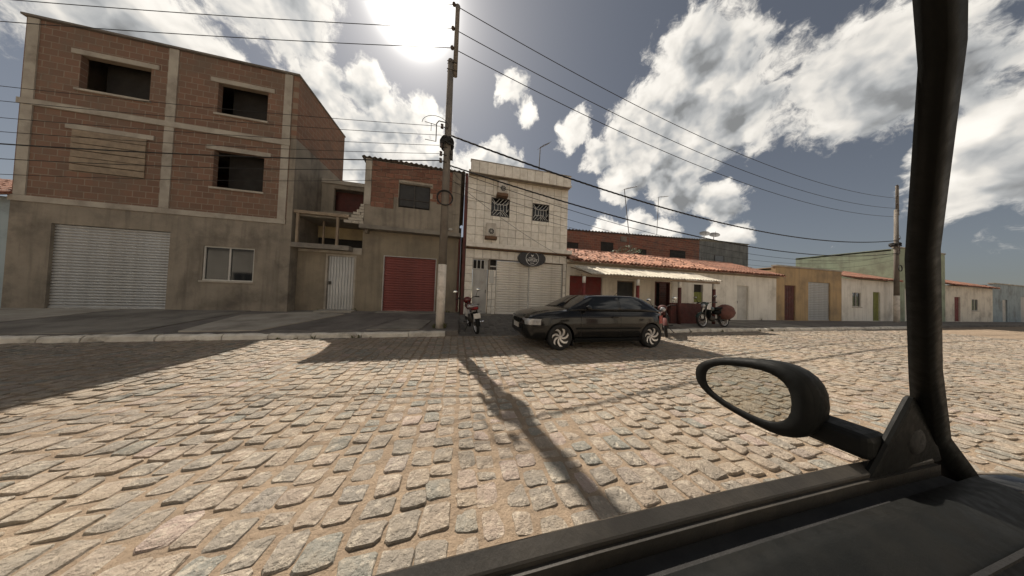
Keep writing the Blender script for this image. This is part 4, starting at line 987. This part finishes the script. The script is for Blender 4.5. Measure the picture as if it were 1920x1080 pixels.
utility_pole('concrete utility pole with white painted foot beside the kerb in front of the red door', PX, PY, 0.17)
utility_pole('second utility pole far along the street at the right', 30.0, 8.6, 0.15)
def wire(label, a, b, sag, r, twist=False, n=40):
    A, B_ = Vector(a), Vector(b); pts = []
    for i in range(n + 1):
        t = i / n; p = A.lerp(B_, t); p.z -= 4 * sag * t * (1 - t); pts.append(p)
    mb = MB()
    if not twist: mb.tube(pts, r, 5)
    else:
        for s in (0, 1, 2):
            q = []
            for i in range(n * 8 + 1):
                t = i / (n * 8); p = A.lerp(B_, t); p.z -= 4 * sag * t * (1 - t); an = t * (B_ - A).length * 9 + s * 2.1
                q.append(p + Vector((0, math.cos(an), math.sin(an))) * r * 1.1)
            mb.tube(q, r * 0.85, 4)
    me = mb.mesh('wire', a); o = link('wire', me, 'cable', None, a); tag(o, label, 'wire', 'overhead wires'); return o
for i, (z, nm) in enumerate(((9.86, 'highest'), (9.12, 'second highest'), (8.52, 'third highest'))):
    wire(nm + ' bare wire from the pole top to the right', (PX + 0.05, PY, z), (30.1, 8.6, z - 0.9), 1.2, 0.011)
    wire(nm + ' bare wire from the pole top to the left', (PX, PY, z), (-32.0, 11.9, z - 0.6), 0.5, 0.009)
wire('thick twisted cable running right above the tiled shop', (PX + 0.1, PY, 5.86), (30.0, 8.55, 5.9), 1.15, 0.016, True)
wire('second twisted cable running right across the barred windows', (PX + 0.1, PY, 4.96), (30.0, 8.55, 5.0), 1.1, 0.013, True)
wire('thin phone wire just under the second twisted cable', (PX + 0.1, PY, 4.84), (30.0, 8.5, 4.9), 1.35, 0.009)
wire('thin phone wire crossing the tiled front lower down', (PX + 0.1, PY, 4.5), (30.0, 8.5, 5.0), 1.5, 0.007)
wire('lowest thin phone wire crossing the tiled front', (PX + 0.1, PY, 4.2), (30.0, 8.5, 4.6), 1.4, 0.006)
for i, (z, r) in enumerate(((5.98, 0.006), (5.72, 0.006), (5.42, 0.006), (5.18, 0.006), (4.98, 0.014), (4.72, 0.008), (4.45, 0.006))):
    wire('%s of the low wires running left from the pole' % ('first', 'second', 'third', 'fourth', 'fifth and thickest', 'sixth', 'seventh and lowest')[i], (PX - 0.16, PY - 0.15, z), (-32.0, 8.6, z - 0.1), 0.75 + 0.08 * i, r)
wire('service drop wire from the pole to the tiled shop corner', (PX + 0.1, PY, 4.95), (0.15, 9.0, 5.6), 0.12, 0.007)
wire('service drop wire from the pole to the porch house', (PX + 0.1, PY, 4.6), (4.9, 8.9, 2.75), 0.2, 0.006)
# ------------------------------------------------------------------ parked black hatchback (front towards -X)
def lerp_tab(tab, u):
    if u <= tab[0][0]: return tab[0][1]
    for (a, va), (b, vb) in zip(tab, tab[1:]):
        if u <= b:
            t = (u - a) / (b - a); t = t * t * (3 - 2 * t) * 0.4 + t * 0.6
            return va + (vb - va) * t
    return tab[-1][1]
CAR = thing('parked_hatchback', 'black two door hatchback with silver swirl wheels parked in front of the shop', 'car', (3.3, 5.22, 0.0))
CX, CY = 1.42, 5.22
def cw(u, v, z): return (CX + u, CY + v, z)
hw = [(0.0, 0.50), (0.05, 0.62), (0.14, 0.70), (0.4, 0.77), (0.8, 0.795), (1.8, 0.80), (3.0, 0.795), (3.4, 0.765), (3.62, 0.71), (3.74, 0.61), (3.78, 0.52)]
top = [(0.0, 0.60), (0.06, 0.70), (0.16, 0.765), (0.45, 0.835), (0.8, 0.885), (1.1, 0.915), (1.6, 0.915), (3.2, 0.925), (3.5, 0.90), (3.68, 0.84), (3.78, 0.74)]
bot = [(0.0, 0.33), (0.08, 0.24), (0.3, 0.2), (0.8, 0.2), (3.2, 0.2), (3.5, 0.25), (3.7, 0.31), (3.78, 0.38)]
us = [0.0, 0.03, 0.07, 0.14, 0.22, 0.34, 0.5, 0.7, 0.9, 1.1, 1.35, 1.6, 1.9, 2.2, 2.5, 2.8, 3.05, 3.25, 3.4, 3.52, 3.62, 3.70, 3.75, 3.78]
rings = []
for u in us:
    w, zt, zb = lerp_tab(hw, u), lerp_tab(top, u), lerp_tab(bot, u); h = zt - zb
    half = [(0.0, zb), (w * 0.8, zb), (w * 0.945, zb + 0.06 * h / 0.7), (w * 0.985, zb + 0.17 * h), (w * 1.0, zb + 0.42 * h), (w * 0.995, zb + 0.62 * h), (w * 0.985, zb + 0.72 * h),
            (w * 0.965, zb + 0.86 * h), (w * 0.915, zb + 0.955 * h), (w * 0.82, zt - 0.003), (w * 0.5, zt + 0.018), (0.0, zt + 0.026)]
    rings.append([cw(u, -a, z) for a, z in half] + [cw(u, a, z) for a, z in reversed(half[1:-1])])
def evaluated(o):
    dg = bpy.context.evaluated_depsgraph_get(); me = bpy.data.meshes.new_from_object(o.evaluated_get(dg)); return me
body = part('body', MB().loft(rings), 'car_black', CAR, True)
WF, WR, WRAD = 0.79, 3.24, 0.29
cut = MB()
for u in (WF, WR):
    for s in (-1, 1):
        n = 28; c0 = [(CX + u + 0.335 * math.cos(2 * math.pi * k / n), 0.29 + 0.335 * math.sin(2 * math.pi * k / n)) for k in range(n)]
        cut.loft([[(x, CY + s * 0.55, z) for x, z in c0], [(x, CY + s * 0.9, z) for x, z in c0]])
cutter = link('cutter', cut.mesh('cutter'), None)
bpy.context.view_layer.update()
m = body.modifiers.new('arch', 'BOOLEAN'); m.object = cutter; m.operation = 'DIFFERENCE'; m.solver = 'EXACT'
new = evaluated(body); body.modifiers.clear(); body.data = new
bpy.data.objects.remove(cutter)
if not new.materials: new.materials.append(MATS['car_black'])
for p in new.polygons: p.use_smooth = True
mod = body.modifiers.new('es', 'EDGE_SPLIT'); mod.split_angle = R(38)
# cabin: stations from windscreen foot to tailgate, sides leaning in
RZ = 1.262
cab = [(0.98, 0.90, 0.90, 0.70, 0.68), (1.12, 0.90, 0.975, 0.72, 0.67), (1.30, 0.905, 1.07, 0.735, 0.645), (1.48, 0.91, 1.165, 0.745, 0.615), (1.62, 0.91, 1.228, 0.75, 0.595), (1.78, 0.91, 1.25, 0.75, 0.585),
       (2.1, 0.91, RZ, 0.75, 0.585), (2.45, 0.915, RZ + 0.004, 0.75, 0.585), (2.8, 0.915, 1.262, 0.745, 0.58), (3.02, 0.915, 1.243, 0.74, 0.575), (3.14, 0.915, 1.195, 0.73, 0.58), (3.30, 0.91, 1.10, 0.715, 0.595), (3.46, 0.905, 1.0, 0.69, 0.62), (3.62, 0.90, 0.90, 0.66, 0.65)]
def cab_at(u):
    for a, b in zip(cab, cab[1:]):
        if u <= b[0]:
            t = (u - a[0]) / (b[0] - a[0]); return [x + (y - x) * t for x, y in zip(a, b)]
    return list(cab[-1])
def cab_side(u, t, s):
    """point on the cabin side at station u, t = 0 belt .. 1 roof edge"""
    _, zb, zt, wb, wt = cab_at(u); zr = zb + (zt - zb) * 0.93
    return (wb + (wt - wb) * t + 0.012 * math.sin(math.pi * t)) * s, zb - 0.02 + (zr - zb + 0.02) * t
rings = []
for u, zb, zt, wb, wt in cab:
    half = []
    for t in (0, 0.25, 0.5, 0.75, 1.0):
        v, z = cab_side(u, t, 1); half.append((v, z))
    half += [(wt * 0.9, zb + (zt - zb) * 0.985), (wt * 0.55, zt + 0.004), (0, zt + 0.012)]
    half = [(0, zb - 0.03)] + half
    rings.append([cw(u, -a, z) for a, z in half] + [cw(u, a, z) for a, z in reversed(half[1:-1])])
part('cabin', MB().loft(rings), 'car_black', CAR, True)
def side_glass(u_list, t0, t1, s, skew=0.0):
    mb = MB(); rows = []
    for tt in [t0 + (t1 - t0) * k / 4 for k in range(5)]:
        row = []
        for u in u_list(tt):
            v, z = cab_side(u, tt, s); row.append(cw(u, v + 0.004 * s, z + 0.001))
        rows.append(row)
    mb.loft(rows, False, False); return mb
for s in (-1, 1):
    part('door_window', side_glass(lambda t: [1.33 + 0.36 * t + (2.30 - 1.33 - 0.36 * t) * k / 8 for k in range(9)], 0.12, 0.93, s), 'dark_glass', CAR, True)
    part('rear_quarter_window', side_glass(lambda t: [2.38 + (3.26 - 0.34 * t - 2.38) * k / 8 for k in range(9)], 0.14, 0.92, s), 'dark_glass', CAR, True)
def top_glass(u0, u1, f0, f1, name):
    mb = MB(); rows = []
    for k in range(7):
        u = u0 + (u1 - u0) * k / 6; _, zb, zt, wb, wt = cab_at(u); wv = (wt * (f0 + (f1 - f0) * k / 6))
        rows.append([cw(u, wv * q, zt + (0.012 if abs(q) < 0.01 else 0.010 - 0.022 * q * q) + 0.006) for q in (-1, -0.6, -0.25, 0, 0.25, 0.6, 1)])
    mb.loft(rows, False, False); part(name, mb, 'dark_glass', CAR, True)
top_glass(1.06, 1.60, 0.9, 0.88, 'windscreen'); top_glass(3.1, 3.5, 0.86, 0.88, 'rear_window')
for s in (-1, 1):
    ws = 0.80 * s
    part('side_moulding', MB().loft([[cw(u, (lerp_tab(hw, u) + d) * s, z) for d, z in ((-0.012, 0.47), (0.012, 0.475), (0.012, 0.515), (-0.012, 0.52))] for u in (1.16, 1.8, 2.4, 2.88)]), 'black_plastic', CAR)
    part('sill_skirt', MB().loft([[cw(u, (lerp_tab(hw, u) + d) * s, z) for d, z in ((-0.09, 0.185), (-0.008, 0.19), (0.004, 0.25), (-0.02, 0.27))] for u in (1.14, 1.8, 2.4, 2.9)]), 'black_plastic', CAR)
    part('door_handle', MB().loft([[cw(u, (lerp_tab(hw, u) + d) * s, z) for d, z in ((-0.01, 0.735), (0.016, 0.74), (0.016, 0.765), (-0.012, 0.77))] for u in (2.1, 2.25)]), 'car_black', CAR)
    for (ua, ub) in ((1.29, 1.29), (2.335, 2.335)):
        part('door_seam', MB().tube([cw(ua, (lerp_tab(hw, ua) * f + 0.001) * s, z) for f, z in ((0.985, 0.30), (1.0, 0.5), (0.985, 0.72), (0.965, 0.81), (0.92, 0.885))], 0.005, 4), 'black_rubber', CAR)
    mr = part('door_mirror', MB().ball(cw(1.42, 0.86 * s, 0.965), 0.06, 0.085, 0.055, 12, 8), 'car_black', CAR, True)
    part('mirror_foot', MB().tube([cw(1.44, 0.76 * s, 0.925), cw(1.43, 0.84 * s, 0.95)], 0.02, 6), 'black_plastic', mr)
    # head and tail lamps wrap round the corners
    hl = MB(); hl.loft([[cw(u + 0.004, (v + 0.008) * s, z) for z in (0.565, 0.61, 0.66, 0.695)] for u, v in ((0.035, 0.36), (0.035, 0.56), (0.085, 0.655), (0.18, 0.715), (0.34, 0.752))], False, False)
    hl.v = [(x - 0.012 if k % 4 < 3 else x, y, z) for k, (x, y, z) in enumerate(hl.v)]
    part('headlight', hl, 'lamp_lens', CAR, True)
    tl = MB(); tl.loft([[cw(u, (v + 0.006) * s, z) for z in (0.60, 0.68, 0.76, 0.80)] for u, v in ((3.50, 0.735), (3.62, 0.705), (3.70, 0.655), (3.755, 0.58), (3.775, 0.50))], False, False)
    part('tail_light', tl, 'red_lens', CAR, True)
    part('mud_flap', box(CX + 1.1, CX + 1.12, CY + s * 0.68 - 0.08, CY + s * 0.68 + 0.08, 0.1, 0.24), 'black_rubber', CAR)
part('front_grille', box(CX - 0.012, CX + 0.05, CY - 0.32, CY + 0.32, 0.57, 0.66), 'black_plastic', CAR, bevel=0.01)
part('bumper_intake', box(CX - 0.016, CX + 0.06, CY - 0.42, CY + 0.42, 0.34, 0.43), 'black_rubber', CAR, bevel=0.01)
part('front_number_plate', box(CX - 0.025, CX - 0.012, CY - 0.2, CY + 0.2, 0.44, 0.55), 'plate_white', CAR)
part('roof_aerial', MB().tube([cw(2.75, 0, 1.26), cw(3.02, 0, 1.48)], 0.005, 4), 'black_rubber', CAR)
tyre = MB().lathe([(0.205, -0.085), (0.25, -0.092), (0.275, -0.086), (0.288, -0.06), (0.29, 0), (0.288, 0.06), (0.275, 0.086), (0.25, 0.092), (0.205, 0.085)], (0, 0, 0), 'Y', 40); tyre.smooth = True; tme = tyre.mesh('wheel'); tme.materials.append(MATS['black_rubber'])
rim = MB().lathe([(0.001, -0.045), (0.06, -0.05), (0.19, -0.03), (0.2, -0.07), (0.213, -0.088), (0.213, 0.08), (0.001, 0.08)], (0, 0, 0), 'Y', 36); rim.smooth = True; rme = rim.mesh('rim'); rme.materials.append(MATS['steel_dark'])
spk = MB(); rows = []
for k in range(8):
    t = k / 7; r = 0.035 + 0.165 * t; a = 0.55 * t * t + 0.15 * t; hwid = 0.30 * (1 - t) + 0.155 * t + 0.05 * math.sin(math.pi * t)
    hwid = (0.018 + 0.017 * t) / r if k else 0.45
    rows.append([(r * math.cos(a + q * hwid), -0.058 - 0.028 * t + e, r * math.sin(a + q * hwid)) for q, e in ((-1, 0.02), (-0.8, 0), (0.8, 0), (1, 0.02))])
spk.loft(rows, True); sme = spk.mesh('spoke'); sme.materials.append(MATS['alloy'])
hub = MB().lathe([(0.001, -0.075), (0.03, -0.075), (0.04, -0.055)], (0, 0, 0), 'Y', 16); hme = hub.mesh('hub_cap'); hme.materials.append(MATS['alloy'])
for u in (WF, WR):
    for s in (-1, 1):
        wh = link('wheel', tme, None, CAR, (CX + u - CAR.location.x, CY + s * 0.70 - CAR.location.y, 0.297), (0, rnd() * 6, 0 if s < 0 else math.pi))
        link('rim', rme, None, wh); link('hub_cap', hme, None, wh)
        for k in range(7): link('spoke', sme, None, wh, (0, 0, 0), (0, 2 * math.pi * k / 7, 0))
        mb = MB(); n = 24
        mb.loft([[(CX + u + 0.345 * math.cos(math.pi * k / n) , CY + s * y, 0.29 + 0.345 * math.sin(math.pi * k / n)) for k in range(n + 1)] for y in (0.50, 0.74)], False, False)
        part('arch_liner', mb, 'black_rubber', CAR)

# ------------------------------------------------------------------ motorcycles
def motorcycle(label, loc, rz, paint, shield, seat='black_plastic', plate=True, lean=0.09, steer=0.0):
    """small street motorcycle; local x points forward"""
    T_ = thing('motorcycle', label, 'motorcycle', loc, rz, 'parked motorcycles'); T_.rotation_euler = (lean, 0, rz)
    def L(name, mb, mat, parent=T_, sm=True): return lpart(name, mb, mat, parent, sm)
    def wheel(x):
        w = L('wheel', MB().lathe([(0.225, -0.03), (0.265, -0.042), (0.285, -0.025), (0.288, 0), (0.285, 0.025), (0.265, 0.042), (0.225, 0.03)], (x, 0, 0.288), 'Y', 28), 'black_rubber')
        L('rim', MB().lathe([(0.226, -0.028), (0.205, -0.02), (0.205, 0.02), (0.226, 0.028)], (x, 0, 0.288), 'Y', 28), 'alloy', w)
        for k in range(9):
            a = 2 * math.pi * k / 9; L('spoke', MB().tube([(x, 0, 0.288), (x + 0.21 * math.cos(a), 0, 0.288 + 0.21 * math.sin(a))], 0.006, 4), 'alloy', w)
        L('hub', MB().lathe([(0.001, -0.05), (0.055, -0.05), (0.055, 0.05), (0.001, 0.05)], (x, 0, 0.288), 'Y', 14), 'steel_dark', w)
    wheel(-0.62); wheel(0.62)
    L('frame', MB().tube([(0.38, 0, 0.86), (0.2, 0, 0.55), (0.05, 0, 0.33), (-0.25, 0, 0.32)], 0.025, 6).tube([(0.38, 0, 0.86), (-0.1, 0, 0.68), (-0.7, 0, 0.70)], 0.02, 6).tube([(-0.25, 0, 0.33), (-0.3, 0, 0.68)], 0.02, 6), 'steel_dark')
    for s in (-1, 1):
        L('fork', MB().tube([(0.62, s * 0.075, 0.288), (0.42, s * 0.075, 0.84)], [0.024, 0.02], 8), 'steel_dark')
        L('swing_arm', MB().tube([(-0.22, s * 0.06, 0.33), (-0.62, s * 0.075, 0.288)], 0.018, 6), 'steel_dark')
        L('shock_absorber', MB().tube([(-0.58, s * 0.09, 0.32), (-0.46, s * 0.09, 0.64)], 0.026, 8), 'steel_dark')
        L('indicator', MB().ball((-0.72, s * 0.15, 0.63), 0.03, 0.03, 0.02, 8, 6), 'lamp_lens')
        mi = L('mirror', MB().ball((0.36, s * 0.36, 1.20), 0.014, 0.068, 0.045, 12, 8), 'mirror_glass'); L('stalk', MB().tube([(0.34, s * 0.27, 1.0), (0.35, s * 0.34, 1.16)], 0.007, 5), 'black_plastic', mi)
        L('grip', MB().tube([(0.33, s * 0.25, 0.985), (0.27, s * 0.36, 0.97)], 0.019, 8), 'black_rubber')
        L('foot_peg', MB().tube([(0.0, s * 0.08, 0.3), (0.0, s * 0.25, 0.3)], 0.014, 6), 'black_rubber')
    L('handlebar', MB().tube([(0.28, -0.32, 0.975), (0.35, -0.22, 0.995), (0.38, -0.1, 0.93), (0.38, 0.1, 0.93), (0.35, 0.22, 0.995), (0.28, 0.32, 0.975)], 0.012, 6), 'steel_dark')
    L('headlight', MB().ball((0.48, 0, 0.86), 0.075, 0.085, 0.085, 12, 8), 'lamp_lens'); L('headlight_cowl', MB().ball((0.42, 0, 0.90), 0.09, 0.13, 0.11, 12, 8), paint)
    L('engine', MB().ball((0.06, 0, 0.34), 0.16, 0.11, 0.11, 10, 7).tube([(0.1, 0, 0.36), (0.22, 0, 0.46)], 0.065, 10), 'steel_dark')
    L('tank', MB().ball((0.14, 0, 0.72), 0.25, 0.12, 0.11, 14, 8), paint)
    L('leg_shield', MB().ball((0.30, 0, 0.55), 0.05, 0.16, 0.2, 12, 8), shield)
    L('side_panel', MB().ball((-0.25, 0, 0.60), 0.22, 0.12, 0.1, 12, 8), shield)
    rows = [[(x, y, z + q) for y, q in ((-w, -0.03), (-w, 0.02), (-w * 0.7, 0.04), (w * 0.7, 0.04), (w, 0.02), (w, -0.03))] for x, w, z in ((0.05, 0.08, 0.76), (-0.15, 0.12, 0.745), (-0.4, 0.125, 0.765), (-0.68, 0.10, 0.79))]
    L('seat', MB().loft(rows), seat)
    L('tail', MB().loft([[(x, y, z + q) for y, q in ((-w, -0.05), (-w, 0.03), (w, 0.03), (w, -0.05))] for x, w, z in ((-0.35, 0.11, 0.69), (-0.65, 0.10, 0.72), (-0.84, 0.07, 0.75))]), paint)
    L('tail_light', MB().ball((-0.85, 0, 0.73), 0.03, 0.07, 0.035, 10, 6), 'red_lens')
    def fender(x, a0, a1, r, m): 
        L('mudguard', MB().loft([[(x + (r + e) * math.cos(a), y, 0.288 + (r + e) * math.sin(a)) for y, e in ((-0.06, -0.02), (-0.035, 0.0), (0.035, 0.0), (0.06, -0.02))] for a in [a0 + (a1 - a0) * k / 9 for k in range(10)]], False, False), m)
    fender(0.62, R(20), R(165), 0.32, paint); fender(-0.62, R(40), R(185), 0.33, 'black_plastic')
    if plate:
        pl = L('number_plate', MB().loft([[(-0.90, y, 0.60), (-0.935, y, 0.47), (-0.927, y, 0.468), (-0.892, y, 0.598)] for y in (-0.09, 0.09)]), 'plate_white', T_, False)
        L('plate_bracket', MB().tube([(-0.78, 0, 0.62), (-0.9, 0, 0.55)], 0.012, 5), 'black_plastic', pl)
    L('exhaust', MB().tube([(0.15, -0.1, 0.3), (-0.1, -0.13, 0.24), (-0.3, -0.14, 0.26), (-0.75, -0.16, 0.34)], [0.018, 0.02, 0.036, 0.04], 10), 'chrome')
    L('side_stand', MB().tube([(-0.05, 0.1, 0.26), (-0.12, 0.26, 0.03)], 0.012, 6), 'steel_dark')
    L('luggage_rack', MB().tube([(-0.6, -0.09, 0.82), (-0.88, -0.09, 0.83), (-0.88, 0.09, 0.83), (-0.6, 0.09, 0.82)], 0.01, 5), 'steel_dark')
    return T_
motorcycle('red and white motorcycle seen from behind on the stone ramp beside the utility pole', (0.45, 6.72, 0.075), R(97), 'moto_red', 'moto_white', seat='moto_white', lean=-0.14)
motorcycle('dark red motorcycle half hidden behind the hatchback tail', (6.85, 6.0, 0.02), R(-136), 'maroon_paint', 'black_plastic', lean=0.12)
m3 = motorcycle('dark green motorcycle loaded with a sack, parked by the last porch post', (9.95, 6.62, 0.15), R(183), 'moto_green', 'black_plastic', plate=False)
sk = MB().ball((10.62, 6.66, 0.80), 0.34, 0.28, 0.32, 18, 10, 0.09); sk.smooth = True
o = link('loaded_sack', sk.mesh('loaded_sack', (10.62, 6.66, 0.5)), 'sack_red', None, (10.62, 6.66, 0.46)); tag(o, 'bulging faded red sack tied on the back of the green motorcycle', 'sack')
J = thing('plastic_jug', 'white plastic jug standing on the front of the green motorcycle', 'jug', (9.62, 6.62, 0.9))
part('jug_body', MB().loft([[(9.62 + a * 0.10 * r, 6.62 + b * 0.07 * r, z) for a, b in ((-1, -.7), (-.7, -1), (.7, -1), (1, -.7), (1, .7), (.7, 1), (-.7, 1), (-1, .7))] for z, r in ((0.86, 0.95), (0.88, 1), (1.02, 1), (1.07, 0.75), (1.09, 0.35))]), 'moto_white', J)
part('cap', MB().lathe([(0.001, 0.05), (0.035, 0.05), (0.035, 0), (0.001, 0)], (9.62, 6.62, 1.09), 'Z', 12), 'black_plastic', J)
part('jug_handle', MB().tube([(9.56, 6.62, 1.06), (9.54, 6.62, 1.14), (9.66, 6.62, 1.14), (9.68, 6.62, 1.06)], 0.012, 6), 'moto_white', J)
# ------------------------------------------------------------------ the car the picture is taken from: door, mirror, screen pillar, dash
V = thing('viewer_car', 'dark car at the near edge with door sill, wing mirror and screen pillar', 'car', (0.4, 0.2, 0.0))
ZS = 0.945
def run(prof, x0, x1, n=8, bow=0.02):
    rings = []
    for k in range(n + 1):
        x = x0 + (x1 - x0) * k / n; b = bow * (1 - ((x - 0.2) / 1.0) ** 2)
        rings.append([(x, y + b - bow, z) for y, z in prof])
    return MB().loft(rings)
part('window_seal', run([(0.240, ZS - 0.04), (0.256, ZS - 0.04), (0.2575, ZS - 0.002), (0.2555, ZS + 0.001), (0.2415, ZS - 0.006), (0.240, ZS - 0.008)], -1.1, 0.93), 'sill_trim', V)
part('sill_strip', run([(0.2335, ZS - 0.04), (0.2395, ZS - 0.04), (0.2395, ZS - 0.013), (0.2335, ZS - 0.012)], -1.1, 0.93), 'sill_trim', V)
part('inner_seal', run([(0.204, ZS - 0.05), (0.233, ZS - 0.05), (0.233, ZS - 0.032), (0.204, ZS - 0.032)], -1.1, 0.93), 'black_rubber', V)
part('door_panel', run([(0.02, 0.32), (0.203, 0.32), (0.203, ZS - 0.016), (0.18, ZS - 0.014), (0.13, ZS - 0.03), (0.09, ZS - 0.07), (0.06, ZS - 0.18), (0.03, 0.6)], -1.1, 0.95, 10, 0.01), 'black_plastic', V, True)
part('outer_skin', run([(0.30, 0.32), (0.335, 0.34), (0.345, 0.6), (0.32, 0.8), (0.275, ZS - 0.02), (0.258, ZS - 0.012), (0.258, ZS - 0.04), (0.29, 0.7)], -1.1, 1.0), 'car_black', V, True)
# wing mirror: rounded housing, rim and glass tilted towards the driver
def mirror_ring(x, s, dy=-0.006, dz=-0.006, n=30):
    out = []
    for k in range(n):
        a = 2 * math.pi * k / n; c, q = math.cos(a), math.sin(a)
        y = 0.40 + dy + s * 0.108 * math.copysign(abs(c) ** 0.75, c); z = 1.03 + dz + s * (0.071 if q > 0 else 0.071) * math.copysign(abs(q) ** 0.8, q) * (1 - 0.30 * (y - 0.405) / 0.108)
        out.append((x + 0.08 * (0.405 - y), y, z))
    return out
hs = part('mirror_housing', MB().loft([mirror_ring(0.694, 0.98), mirror_ring(0.694, 1.0), mirror_ring(0.712, 1.015), mirror_ring(0.75, 0.97), mirror_ring(0.79, 0.8), mirror_ring(0.815, 0.5), mirror_ring(0.822, 0.2)]), 'black_plastic', V, True)
part('mirror_rim', MB().loft([mirror_ring(0.6945, 0.995), mirror_ring(0.687, 0.95), mirror_ring(0.685, 0.76), mirror_ring(0.692, 0.72)], True, False), 'black_plastic', hs, True)
part('mirror_pane', MB().loft([mirror_ring(0.690, 0.725), mirror_ring(0.692, 0.725)]), 'mirror_glass', hs)
part('mirror_arm', MB().loft([[(x, y, z) for x, z in ((0.73, 0.955), (0.80, 0.955), (0.80, 1.0), (0.73, 1.0))] for y in (0.235, 0.33)]), 'black_plastic', hs, bevel=0.01)
part('sail_panel', MB().loft([[(0.72, y, ZS - 0.02), (0.98, y, ZS - 0.02), (0.93, y - 0.004, 1.0), (0.83, y - 0.012, 1.075)] for y in (0.232, 0.244)]), 'black_plastic', V, bevel=0.006)
part('tweeter_grille', MB().lathe([(0.001, -0.004), (0.02, -0.004), (0.026, 0.0), (0.028, 0.006)], (0.86, 0.228, 0.985), 'Y', 24), 'black_rubber', V, True)
part('trim_seam', run([(0.1285, ZS - 0.0275), (0.1325, ZS - 0.026), (0.1325, ZS - 0.031), (0.1285, ZS - 0.033)], -1.1, 0.95, 10, 0.01), 'black_rubber', V)
part('lock_pin', MB().tube([(0.02, 0.19, ZS - 0.02), (0.02, 0.19, ZS + 0.012)], [0.006, 0.005], 10), 'black_plastic', V, True)
pil = MB(); rows = []
for x, y, z, w in ((1.28, 0.26, 0.72, 0.034), (1.08, 0.25, 0.885, 0.03), (0.97, 0.243, 0.97, 0.024), (0.80, 0.205, 1.13, 0.018), (0.58, 0.15, 1.31, 0.014), (0.38, 0.09, 1.45, 0.012), (0.2, 0.05, 1.56, 0.012)):
    rows.append([(x - w, y - w * 0.5, z - w * 0.5), (x - w * 0.6, y + w * 0.6, z - w * 0.5), (x + w * 0.6, y + w * 0.6, z + w * 0.6), (x + w, y - 0.0, z + w * 0.8), (x + w * 0.3, y - w * 0.8, z + w * 0.3)])
part('screen_pillar', pil.loft(rows), 'black_plastic', V, True)
part('dashboard', MB().loft([[(x, y, z) for y, z in ((-0.9, 0.45), (0.2, 0.45), (0.215, zt - 0.05), (0.17, zt), (-0.4, zt + 0.02), (-0.9, zt))] for x, zt in ((0.72, 0.80), (0.76, 0.88), (0.9, 0.915), (1.12, 0.90), (1.2, 0.86))]), 'black_plastic', V, True)
part('front_wing', MB().loft([[(x, y, z) for y, z in ((0.0, 0.4), (0.34 - e, 0.4), (0.35 - e, 0.62), (0.32 - e, zt - 0.09), (0.24 - e, zt - 0.03), (0.1, zt), (-0.8, zt + 0.03), (-0.8, 0.4))] for x, zt, e in ((1.02, 0.90, 0), (1.4, 0.86, 0), (1.8, 0.80, 0.02), (2.05, 0.72, 0.06), (2.15, 0.60, 0.14))]), 'car_black', V, True)
